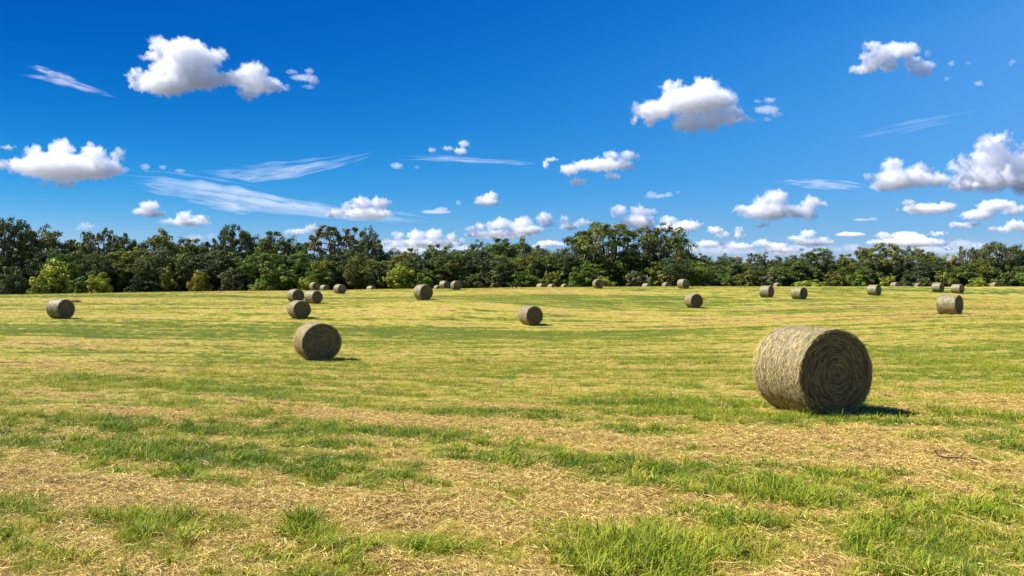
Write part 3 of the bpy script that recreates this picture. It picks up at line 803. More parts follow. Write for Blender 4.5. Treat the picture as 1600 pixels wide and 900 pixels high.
def make_tree(seed, H=16.0, spread=16.0, kind="oak"):
    r = np.random.default_rng(seed)
    wood = Bag(); leaf = Bag(); moss = Bag(); limb_nodes = []
    par = dict(oak=dict(bole=0.20, lo=0.14, n=120, cr=(1.15, 2.0), leafn=96, trunk=0.55, limbs=7),
               tall=dict(bole=0.26, lo=0.12, n=105, cr=(1.1, 1.9), leafn=92, trunk=0.42, limbs=6),
               sparse=dict(bole=0.30, lo=0.45, n=64, cr=(0.5, 0.95), leafn=44, trunk=0.45, limbs=8),
               bush=dict(bole=0.05, lo=0.0, n=90, cr=(0.7, 1.2), leafn=62, trunk=0.2, limbs=6),
               open=dict(bole=0.17, lo=0.30, n=104, cr=(1.1, 1.9), leafn=96, trunk=1.0, limbs=9))[kind]
    bole = par['bole'] * H; zc = H * (par['lo'] * 0.45 + 0.5); hz = H - zc
    lean = r.normal(0, 0.05, 2) * H
    fork = np.array([lean[0] * 0.4, lean[1] * 0.4, bole])
    kx = 5
    V, F = tube(curve_pts(np.array([0, 0, -0.6]), fork, np.array([r.normal(0, .2), r.normal(0, .2), 0]), kx), np.linspace(1.25, 0.85, kx) * par['trunk'], 8); wood.add(V, F)
    limb_nodes.append((fork, 0.5 * par['trunk']))
    for l in range(par['limbs']):
        az = 2 * math.pi * (l + r.uniform(-0.3, 0.3)) / par['limbs']
        el = r.uniform(0.25, 1.25) if kind != "sparse" else r.uniform(0.6, 1.35)
        rx = spread / 2 * r.uniform(0.55, 0.82)
        end = np.array([math.cos(az) * math.cos(el) * rx + lean[0], math.sin(az) * math.cos(el) * rx + lean[1], zc + math.sin(el) * hz * r.uniform(0.35, 0.75) - 0.10 * H * (el < 0.5)])
        bow = np.array([math.cos(az), math.sin(az), 0]) * r.uniform(0, 0.06) * spread + np.array([r.normal(0, .3), r.normal(0, .3), r.uniform(-0.3, 0.9)])
        pth = curve_pts(fork, end, bow, 7); pth[1:-1] += r.normal(0, 0.22, (5, 3))
        rd = np.linspace(0.62, 0.17, 7) * par['trunk'] * r.uniform(0.7, 1.0)
        V, F = tube(pth, rd, 6); wood.add(V, F)
        for q in range(2, 7): limb_nodes.append((pth[q], rd[q]))
    LN = np.array([q[0] for q in limb_nodes]); LR = np.array([q[1] for q in limb_nodes])
    # clump centres through the outer part of the crown, kept apart so that gaps stay open
    cen = []; tries = 0
    lob = r.uniform(0, 6.28, 6)
    while len(cen) < par['n'] and tries < 6000:
        tries += 1
        d = unit(r.normal(0, 1, 3)); 
        q = r.uniform(0.40, 1.0) ** 0.42 if kind != 'open' else r.uniform(0.55, 1.0) ** 0.4
        azd = math.atan2(d[1], d[0])
        lobed = 0.86 + 0.10 * math.sin(3 * azd + lob[0]) + 0.12 * math.sin(2 * azd + 5 * d[2] + lob[1]) + 0.08 * math.sin(7 * d[2] + 4 * azd + lob[2])
        if kind in ("oak", "open", "tall") : 
            lobed *= 1.0 if d[2] > -0.2 else 0.9
        if kind == "bush": lobed = 0.72 + 1.9 * (lobed - 0.86) + 0.12 * math.sin(9 * d[0] + 6 * d[2] + lob[3])
        p = np.array([d[0] * spread / 2, d[1] * spread / 2, d[2] * hz]) * q * lobed + np.array([lean[0], lean[1], zc])
        if d[2] < 0: p[2] = zc + d[2] * (zc - par['lo'] * H) * q
        if p[2] < 0.4: continue
        rad = r.uniform(*par['cr'])
        dm = 0.86 if kind == "open" else (1.0 if kind == "sparse" else 0.70)
        if any((p[0] - c[0]) ** 2 + (p[1] - c[1]) ** 2 + (p[2] - c[2]) ** 2 < (dm * 0.5 * (rad + c[3])) ** 2 * 2.2 for c in cen): continue
        cen.append((p[0], p[1], p[2], rad))
    for (x, y, z, rad) in cen:
        c = np.array([x, y, z])
        sc = np.linalg.norm(LN - c, axis=1) + 0.9 * np.maximum(LN[:, 2] - c[2] + 0.3, 0)
        b = int(np.argmin(sc))
        pth = curve_pts(LN[b], c, np.array([r.normal(0, .25), r.normal(0, .25), r.uniform(-0.1, 0.5)]), 4)
        V, F = tube(pth, np.linspace(min(0.6 * LR[b], 0.13), 0.03, 4), 4); wood.add(V, F)
        tint = r.uniform(0, 1)
        subs = 3 if kind != "sparse" else 2
        for sq in range(subs):
            off = r.normal(0, 0.42, 3) * rad * np.array([1, 1, 0.6]) * (sq > 0)
            V, F = leaf_clump(r, c + off, rad * (0.72 if sq else 0.85), par['leafn'] // subs * (1 if sq else 1), 0.30 if kind != "bush" else 0.27, 0.62)
            leaf.add(V, F, np.clip(tint + r.normal(0, 0.12), 0, 1))
        if kind in ("oak", "sparse", "open", "tall") and r.uniform() < (0.8 if kind == "sparse" else 0.45):
            m = int(r.integers(3, 9)); k = 4
            p0 = c + r.normal(0, 0.5, (m, 3)) * rad * np.array([1, 1, 0.2]) - np.array([0, 0, 0.3 * rad])
            ln = r.uniform(0.6, 2.0, m); t = np.linspace(0, 1, k)[None]
            P = p0[:, None, :] + np.stack([0.12 * np.sin(t * 3 + ln[:, None] * 9), 0.12 * np.cos(t * 4 + ln[:, None] * 5), -t * ln[:, None]], -1)
            aa = r.uniform(0, 6.28, m)
            V, F = ribbons(P, 0.13 * (1 - 0.8 * t) * np.ones((m, 1)), np.stack([np.cos(aa), np.sin(aa), 0 * aa], -1)); moss.add(V, F)
    out = {'trunk': wood.mesh("tree_wood", M_BARK), 'crown': leaf.mesh("tree_leaves", M_LEAF, False, "clump")}
    if moss.n: out['moss'] = moss.mesh("tree_moss", M_MOSS)
    out['H'] = H; out['W'] = spread
    return out
TR = {
 'oak': [make_tree(s, 16, 17, "oak") for s in (11, 12, 13, 14)],
 'tall': [make_tree(s, 17, 12, "tall") for s in (21, 22, 23)],
 'sparse': [make_tree(s, 17, 13, "sparse") for s in (31, 32, 33)],
 'bush': [make_tree(s, 6, 8, "bush") for s in (41, 42, 43)],
 'open': [make_tree(s, 17, 19.5, "open") for s in (51, 52, 53)],
}
print("tree protos", time.time() - T0, {k: [len(q['crown'].polygons) for q in v] for k, v in TR.items()})
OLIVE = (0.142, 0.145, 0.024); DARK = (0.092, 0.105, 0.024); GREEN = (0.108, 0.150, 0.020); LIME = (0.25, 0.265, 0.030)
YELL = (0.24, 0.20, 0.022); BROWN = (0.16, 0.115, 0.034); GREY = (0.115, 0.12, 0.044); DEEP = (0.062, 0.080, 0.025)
rt = random.Random(5)
def put_tree(px, top, wpx, Y, kind, color, label, group, var=None, name=None, rot=None):
    ms = TR[kind][var if var is not None else rt.randrange(len(TR[kind]))]
    X = (px - CX) / FX * Y
    z0 = gz(X, Y)
    Ht = CAM_Z + (HY - top) / FX * Y - z0
    sz = Ht / ms['H'] * 0.98; sx = (wpx / FX * Y) / ms['W'] * (1.16 if kind in ('oak', 'tall') else 1.06)
    rz = rot if rot is not None else rt.uniform(0, 6.28)
    t = empty(name or {'oak': "oak_tree", 'open': "oak_tree", 'tall': "tree", 'sparse': "bare_tree", 'bush': "bush"}[kind], (X, Y, z0), rz)
    tag(t, label, "bush" if kind == 'bush' else "tree", group)
    for nm in ('trunk', 'crown', 'moss'):
        if nm in ms:
            o = obj(nm, ms[nm], t); o.scale = (sx, sx, sz)
            if nm == 'crown': o.color = (*color, 1)
            if nm == 'moss': o['kind'] = 'stuff'
    return t
EDGE = "tall trees along the skyline of the wood"
YL, YR = 180, 236
SKY_TREES = [
 (12, 338, 84, 172, 'open', DARK, "tall dark oak at the left edge, its crown standing well above its neighbours"),
 (88, 358, 76, 178, 'oak', OLIVE, "olive oak with a broad flat top right of the tall oak at the left edge"),
 (160, 349, 62, 174, 'sparse', OLIVE, "thin crowned tree with a long bare dark trunk showing, left part of the wood"),
 (128, 372, 50, 182, 'tall', OLIVE, "low olive tree between the flat topped oak and the thin crowned tree"),
 (200, 366, 52, 180, 'oak', DARK, "dark rounded oak right of the thin crowned tree with the bare trunk"),
 (250, 359, 70, 178, 'oak', OLIVE, "oak with a crown fanning out to the right under the two small left clouds"),
 (302, 373, 48, 180, 'tall', OLIVE, "small topped olive tree between the fan crowned oak and the twin headed oak"),
 (330, 374, 44, 186, 'oak', DARK, "dark low oak just left of the twin headed oak"),
 (368, 350, 58, 172, 'open', DARK, "twin headed oak with two round tufts against the sky"),
 (405, 370, 50, 182, 'oak', DARK, "dark oak right of the twin headed oak"),
 (432, 362, 52, 180, 'tall', OLIVE, "spiky topped tree left of the bare brown tree"),
 (462, 372, 48, 184, 'oak', GREEN, "green oak below the left branches of the bare brown tree"),
 (522, 343, 92, 178, 'sparse', BROWN, "bare brown tree with twisting limbs rising over the wood above the close trio of bales"),
 (578, 358, 52, 174, 'oak', DARK, "dark mossy oak just right of the bare brown tree"),
 (540, 384, 70, 170, 'oak', DEEP, "dark moss hung oak standing under the bare brown tree"),
 (618, 390, 46, 184, 'oak', GREY, "greyish low oak at the dip in the skyline"),
 (646, 388, 40, 188, 'tall', OLIVE, "thin grey olive tree in the dip of the skyline"),
 (676, 382, 44, 180, 'tall', GREEN, "pointed green tree above the paired bales"),
 (706, 384, 46, 182, 'oak', GREEN, "fresh green oak right of the pointed green tree"),
 (742, 378, 54, 180, 'oak', GREEN, "green oak left of the two highest green trees in the middle of the wood"),
 (782, 373, 54, 180, 'tall', GREEN, "left one of the two highest green trees in the middle of the wood"),
 (815, 372, 50, 182, 'oak', OLIVE, "right one of the two highest green trees in the middle of the wood"),
 (843, 382, 40, 186, 'tall', OLIVE, "olive tree left of the reddish tree beside the largest oak"),
 (868, 390, 40, 186, 'sparse', OLIVE, "small thin topped tree at the low gap left of the largest oak"),
 (893, 384, 58, 178, 'oak', DARK, "dark shoulder oak leaning against the left side of the largest oak"),
 (946, 344, 128, 172, 'open', (0.112, 0.122, 0.024), "largest oak in the wood, huge spreading crown with black limbs showing through"),
 (1033, 352, 80, 174, 'oak', (0.105, 0.118, 0.024), "second big oak with a round crown, right of the largest oak"),
 (1068, 402, 46, 184, 'tall', YELL, "yellow green tree tucked beside the second big oak"),
 (1096, 399, 40, YR, 'tall', DEEP, "dark bluish tree right of the yellow green tree"),
 (1124, 399, 42, YR, 'oak', DARK, "dark oak above the gap between the lone bale and the two side-on bales"),
 (1150, 401, 36, YR, 'tall', BROWN, "brownish tree left of the thin topped tree with spidery branches"),
 (1182, 390, 44, YR - 4, 'sparse', OLIVE, "thin topped tree with spidery branches above the two side-on bales"),
 (1212, 401, 44, YR, 'oak', GREY, "grey green low oak right of the thin topped spidery tree"),
 (1242, 398, 40, YR, 'tall', DARK, "dark narrow tree left of the round headed oak"),
 (1278, 387, 60, YR - 8, 'open', DARK, "round headed oak with a pale trunk, above the largest bale"),
 (1321, 397, 40, YR, 'tall', OLIVE, "small olive tree between the round headed oak and the wide oak"),
 (1374, 379, 70, YR - 8, 'open', OLIVE, "wide flat crowned oak over the lone side-on bale"),
 (1422, 387, 52, YR, 'oak', DARK, "dark oak right of the wide flat crowned oak"),
 (1452, 390, 40, YR, 'oak', OLIVE, "olive oak with a knobbly top left of the yellow green oak"),
 (1480, 399, 46, YR, 'oak', YELL, "yellow green oak left of the open limbed tree at the right"),
 (1511, 380, 42, YR - 6, 'sparse', OLIVE, "open limbed tree with a small umbrella top at the right of the wood"),
 (1554, 376, 66, YR - 8, 'open', DARK, "tall dark oak second from the right edge of the wood"),
 (1596, 384, 50, YR - 4, 'oak', DARK, "dark oak cut by the right edge of the picture"),
]
for q in SKY_TREES:
    put_tree(*q, EDGE)
# outside the frame the wood goes on
for px, top, wv, Y, lab in ((-70, 350, 80, 178, "dark oak of the wood just beyond the picture's left edge"), (-150, 356, 80, 178, "dark oak of the wood farther out beyond the picture's left edge"),
                            (1660, 384, 60, 232, "dark oak of the wood just beyond the picture's right edge"), (1730, 388, 60, 234, "dark oak of the wood farther out beyond the picture's right edge")):
    put_tree(px, top, wv, Y, 'oak', DARK, lab, "oaks of the wood outside the picture")
# the darker middle row that fills the wood below the skyline
SHORT = ["tall left edge oak", "flat topped olive oak", "thin crowned tree", "low olive tree", "dark rounded oak", "fan crowned oak", "small topped olive tree", "low dark oak",
 "twin headed oak", "oak by the twin headed", "spiky topped tree", "green oak", "bare brown tree", "dark mossy oak", "moss hung oak", "greyish low oak", "thin grey olive tree", "pointed green tree",
 "fresh green oak", "green middle oak", "left highest green tree", "right highest olive tree", "olive tree by the gap", "small thin topped tree", "dark shoulder oak", "largest oak", "second big oak",
 "yellow green tree", "dark bluish tree", "oak past the bluish tree", "brownish tree", "spidery thin tree", "grey green low oak", "dark narrow tree", "round headed oak", "small olive tree by it",
 "wide flat crowned oak", "oak past the wide oak", "knobbly topped oak", "yellow green oak", "open limbed tree", "tall right hand oak", "oak cut by the right edge"]
order = sorted(range(len(SKY_TREES)), key=lambda q: SKY_TREES[q][0])
TONE = {DARK: "dark", DEEP: "very dark", OLIVE: "olive", GREEN: "green"}
for q in range(len(order)):
    k = order[q]; px = SKY_TREES[k][0]
    nx = SKY_TREES[order[q + 1]][0] if q + 1 < len(order) else px + 30
    right = px > 1075
    for h_, fx in enumerate((0.0, 0.5) if nx - px > 24 else (0.0,)):
        qx = px + (nx - px) * fx
        top = float(np.interp(qx, [0, 100, 300, 500, 620, 760, 900, 1000, 1090, 1300, 1600], [388, 390, 393, 398, 405, 398, 402, 402, 412, 414, 410])) + rt.uniform(-7, 7)
        col = rt.choice([DARK, DEEP, OLIVE, GREEN, DEEP, DARK])
        lab = f"{TONE[col]} oak in the middle row before the {SHORT[k]}" if fx == 0 else f"{TONE[col]} oak in the middle row just right of the {SHORT[k]}"
        if len(lab.split()) > 16: lab = lab.replace('very ', '')
        put_tree(qx + rt.uniform(-4, 4), top, rt.uniform(48, 64) * (0.8 if right else 1), (224 if right else 168) + rt.uniform(-3.5, 3.5), rt.choice(['oak', 'oak', 'tall']), col, lab, "oaks filling the middle of the wood")
# bushes and young trees along the field edge
BUSH = [
 (20, 420, 40, 158, GREY, "grey green shrub at the left end of the field edge"),
 (92, 408, 62, 160, LIME, "large bright yellow green bush behind the bale near the left edge"),
 (152, 428, 40, 157, LIME, "rounded bright bush with drooping sprays, right of the largest bright bush"),
 (125, 434, 36, 157, GREEN, "low green bush between the two bright bushes on the left"),
 (60, 440, 24, 156, LIME, "small bright shrub at the foot of the largest bright bush"),
 (222, 432, 40, 162, DEEP, "dark low shrub under the fan crowned oak"),
 (262, 418, 36, 163, OLIVE, "olive shrub under the dark oaks left of the twin headed oak"),
 (312, 424, 30, 160, YELL, "yellowish bush glowing in the shade left of the twin headed oak"),
 (362, 420, 36, 160, GREY, "grey leafy shrub under the twin headed oak"),
 (432, 412, 58, 160, GREEN, "broad sunlit green bush left of the small bale above the close trio"),
 (405, 440, 24, 158, LIME, "small pale bush at the field edge left of the broad sunlit bush"),
 (478, 432, 34, 159, LIME, "bright bush behind the small bale above the close trio"),
 (500, 408, 26, 164, YELL, "tall yellow green bush climbing under the bare brown tree"),
 (590, 424, 36, 162, DEEP, "dark shrub right of the dark ended bale"),
 (627, 414, 42, 160, LIME, "brightest lime bush in the wood, left of the lone medium bale"),
 (660, 428, 32, 160, GREEN, "green shrub behind the lone medium bale"),
 (735, 428, 40, 161, DARK, "dark shrub right of the paired bales"),
 (775, 424, 40, 161, GREY, "grey mossy shrub under the highest green trees"),
 (818, 424, 42, 161, GREEN, "green shrub behind the leftmost pale bale top"),
 (862, 424, 40, 161, OLIVE, "olive shrub behind the three pale bale tops"),
 (905, 420, 42, 162, GREEN, "green rounded bush left of the bale under the largest oak"),
 (945, 432, 26, 158, LIME, "small bright shrub beside the bale under the largest oak"),
 (992, 424, 38, 162, GREY, "grey shrub between the two big oaks"),
 (1040, 412, 56, 164, OLIVE, "big rounded olive bush under the second big oak"),
 (1070, 404, 36, 168, YELL, "yellow bush glowing right of the second big oak"),
 (1110, 428, 34, 216, DEEP, "dark blue green shrub right of the yellow bush"),
 (1136, 428, 28, 214, GREEN, "young green tree at the field edge left of the two side-on bales"),
 (1168, 424, 34, 216, OLIVE, "olive shrub below the thin topped spidery tree"),
 (1205, 426, 34, 216, GREY, "grey shrub behind the two side-on bales"),
 (1262, 438, 44, 205, LIME, "low strip of pale bushes behind the two side-on bales"),
 (1305, 424, 30, 216, OLIVE, "olive shrub right of the round headed oak with the pale trunk"),
 (1340, 424, 34, 216, GREEN, "green shrub left of the lone side-on bale"),
 (1386, 432, 24, 210, LIME, "small bright bush behind the lone side-on bale"),
 (1440, 434, 24, 210, GREY, "small grey bush behind the square looking bale top"),
 (1424, 424, 32, 216, DEEP, "dark shrub under the dark oak right of the wide crowned oak"),
 (1480, 424, 36, 216, OLIVE, "olive shrub above the side-on pair of bales"),
 (1528, 434, 26, 210, LIME, "bright rounded bush right of the side-on pair of bales"),
 (1572, 424, 38, 216, DARK, "dark shrub at the right end of the wood"),
 (1600, 428, 36, 214, GREEN, "green shrub at the right edge of the wood"),
]
for (px, top, wv, Y, col, lab) in BUSH:
    put_tree(px, top, wv, Y, 'bush', col, lab, "bushes along the edge of the field")
# the depth of the wood behind: one mass of undergrowth nobody could count
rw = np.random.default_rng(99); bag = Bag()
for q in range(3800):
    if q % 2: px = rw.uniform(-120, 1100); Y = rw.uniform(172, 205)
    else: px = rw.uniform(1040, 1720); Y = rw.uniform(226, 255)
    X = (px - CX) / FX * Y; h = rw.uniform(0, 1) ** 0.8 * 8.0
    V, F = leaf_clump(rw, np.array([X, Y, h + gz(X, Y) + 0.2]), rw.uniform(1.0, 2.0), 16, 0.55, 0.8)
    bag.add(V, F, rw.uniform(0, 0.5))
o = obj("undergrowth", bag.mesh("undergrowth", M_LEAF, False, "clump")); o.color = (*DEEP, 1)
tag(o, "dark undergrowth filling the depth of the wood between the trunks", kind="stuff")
print("trees", time.time() - T0)

# ------------------------------------------------------------------ clouds: real vapour bodies far away
CLOUD_BASE = 950.0
ico = None
def icosphere(level):
    import bmesh
    b = bmesh.new(); bmesh.ops.create_icosphere(b, subdivisions=level, radius=1)
    V = np.array([v.co[:] for v in b.verts]); F = np.array([[v.index for v in f.verts] for f in b.faces]); b.free()
    return V, F
ICO = icosphere(2)
ICO1 = icosphere(1)
def cloud_hull(lobes, xm, ym, pxm, r, kids, grow, amp, ragged, seed, mr, vox):
    """one closed lumpy skin round the lobes of a cloud"""
    bag = Bag()
    def ball(cx, cyy, dep, rx, ry, rz, I):
        V, F = I
        bag.add(V * np.array([rx, rz, ry]) * pxm + np.array([(cx - xm) * pxm, dep * pxm, (ym - cyy) * pxm]), F)
    for (cx, cyy, rx, ry, rz, dep) in lobes:
        ball(cx, cyy, dep, rx * grow, ry * grow, rz * grow, ICO)
        for q in range(kids):
            d = unit(r.normal(0, 1, 3)); d[2] = abs(d[2]) if r.uniform() < 0.75 else d[2]
            s_ = r.uniform(0.20, 0.46) * min(rx, ry)
            ball(cx + d[0] * rx * 0.88 * grow, cyy - d[2] * ry * 0.86 * grow, dep + d[1] * rz * 0.9 * grow, s_ * r.uniform(.9, 1.3), s_, s_, ICO1)
    me = bag.mesh("cloud", None)
    o = bpy.data.objects.new("tmp", me); C.objects.link(o)
    md = o.modifiers.new("r", 'REMESH'); md.mode = 'VOXEL'; md.voxel_size = vox
    dg = bpy.context.evaluated_depsgraph_get(); dg.update()
    ev = bpy.data.meshes.new_from_object(o.evaluated_get(dg))
    bpy.data.objects.remove(o); bpy.data.meshes.remove(me)
    n = len(ev.vertices)
    co = np.empty(n * 3, np.float32); ev.vertices.foreach_get("co", co); co = co.reshape(-1, 3)
    no = np.empty(n * 3, np.float32); ev.vertex_normals.foreach_get("vector", no); no = no.reshape(-1, 3)
    disp = np.empty(n); warp = np.empty((n, 3))
    f1 = 1.0 / (mr * 0.8); sv = Vector((seed * 13.7, seed * 3.1, seed * 7.9))
    for q in range(n):
        p = Vector(co[q]) * f1 + sv
        # billows: round outward, creased inward
        disp[q] = mnoise.turbulence(p, 3, False, noise_basis='PERLIN_ORIGINAL', amplitude_scale=0.6, frequency_scale=2.2) - 0.55
        # torn edges: the skin is dragged about by turbulence of three sizes
        warp[q] = mnoise.noise_vector(p * 0.8) * 0.30 + (mnoise.noise_vector(p * 2.1 + sv) * 0.22 + mnoise.noise_vector(p * 4.6) * 0.12) * ragged
    co = co + no * (disp * amp * mr)[:, None] + warp * mr
    ev.vertices.foreach_set("co", co.astype(np.float32).ravel()); ev.update()
    ev.polygons.foreach_set("use_smooth", np.full(len(ev.polygons), True))
    ev.materials.clear()
    return ev
def make_cloud(label, lobes, tau=1.0, base=None, seed=0, group="clouds", name="cloud"):
    r = np.random.default_rng(seed + 500)
    lobes = np.array(lobes, float)
    x0, x1 = (lobes[:, 0] - lobes[:, 2]).min(), (lobes[:, 0] + lobes[:, 2]).max()
    basey = base if base else (lobes[:, 1] + lobes[:, 3]).max()
    D = CLOUD_BASE * FX / max(HY - basey, 26)
    pxm = D / FX; xm = (x0 + x1) / 2; ym = basey
    org = np.array([(xm - CX) * pxm, D, CAM_Z + (HY - ym) * pxm])
    L3 = np.concatenate([lobes, (0.5 * (lobes[:, 2] + lobes[:, 3]) * r.uniform(0.75, 1.05, len(lobes)))[:, None], (r.normal(0, 0.22, len(lobes)) * lobes[:, 2])[:, None]], 1)
    mr = float(np.median(np.minimum(lobes[:, 2], lobes[:, 3]))) * pxm
    vox = pxm * max((x1 - x0) / 210, 0.42)
    ev = cloud_hull(L3, xm, ym, pxm, r, 10, 1.20, 0.55, 1.5 if tau > 0.55 else 2.3, seed, mr, vox)
    ev.materials.append(mat_cloud(tau * CLOUD_FRINGE / mr))
    o = link(bpy.data.objects.new(name, ev)); o.location = org
    if tau > 0.55:
        for grow, dens in ((1.08, CLOUD_MID), (0.88, CLOUD_CORE)):
            ev = cloud_hull(L3, xm, ym, pxm, r, 10, grow, 0.6, 1.0, seed, mr, vox)
            ev.materials.append(mat_cloud(tau * dens / mr))
            c = link(bpy.data.objects.new("dense_vapour", ev), o)
    return tag(o, label, "cloud", group)
CLOUD_FRINGE, CLOUD_MID, CLOUD_CORE = 0.45, 0.65, 0.5
def make_wisp(label, lines, tau, seed, width):
    """cirrus: a bundle of long thin tapering threads of ice at one height"""
    r = np.random.default_rng(seed)
    ys = [p[1] for l in lines for p in l]; xs = [p[0] for l in lines for p in l]
    D = 2600 * FX / (HY - max(ys)); pxm = D / FX; xm = sum(xs) / len(xs); ym = max(ys)
    bag = Bag()
    for l in lines:
        l = np.array(l, float); L = np.concatenate([[0], np.cumsum(np.hypot(*np.diff(l[:, :2], axis=0).T))])
        for q in range(44):
            a, b = np.sort(r.uniform(0, 1, 2)); b = min(1, max(b, a + 0.22)); a = max(0, min(a, b - 0.22))
            s = np.linspace(a, b, 18) * L[-1]
            hw = np.interp(s, L, l[:, 2])
            off = r.normal(0, 0.75)
            x = np.interp(s, L, l[:, 0]); y = np.interp(s, L, l[:, 1]) + off * hw + 0.5 * np.sin(s / 23 + q)
            t = np.linspace(0, 1, 18)
            rad = hw * r.uniform(0.15, 0.65) * (np.sin(t * math.pi) ** 1.4 + 0.015) * (1 + 0.35 * np.sin(s / 9 + q * 1.7))
            P = np.stack([(x - xm) * pxm, r.normal(0, 1) * 8 * pxm + 0 * x, (ym - y) * pxm], -1)
            V, F = tube(P, rad * pxm, 8)
            bag.add(V, F)
    me = bag.mesh("cirrus", mat_cloud(tau / (width * pxm)))
    o = link(bpy.data.objects.new("cirrus_cloud", me)); o.location = ((xm - CX) * pxm, D, CAM_Z + (HY - ym) * pxm)
    return tag(o, label, "cloud", "thin streaks of high cloud")
HIGH = "fair weather clouds standing high in the blue"
LOW = "small clouds banked low over the wood"
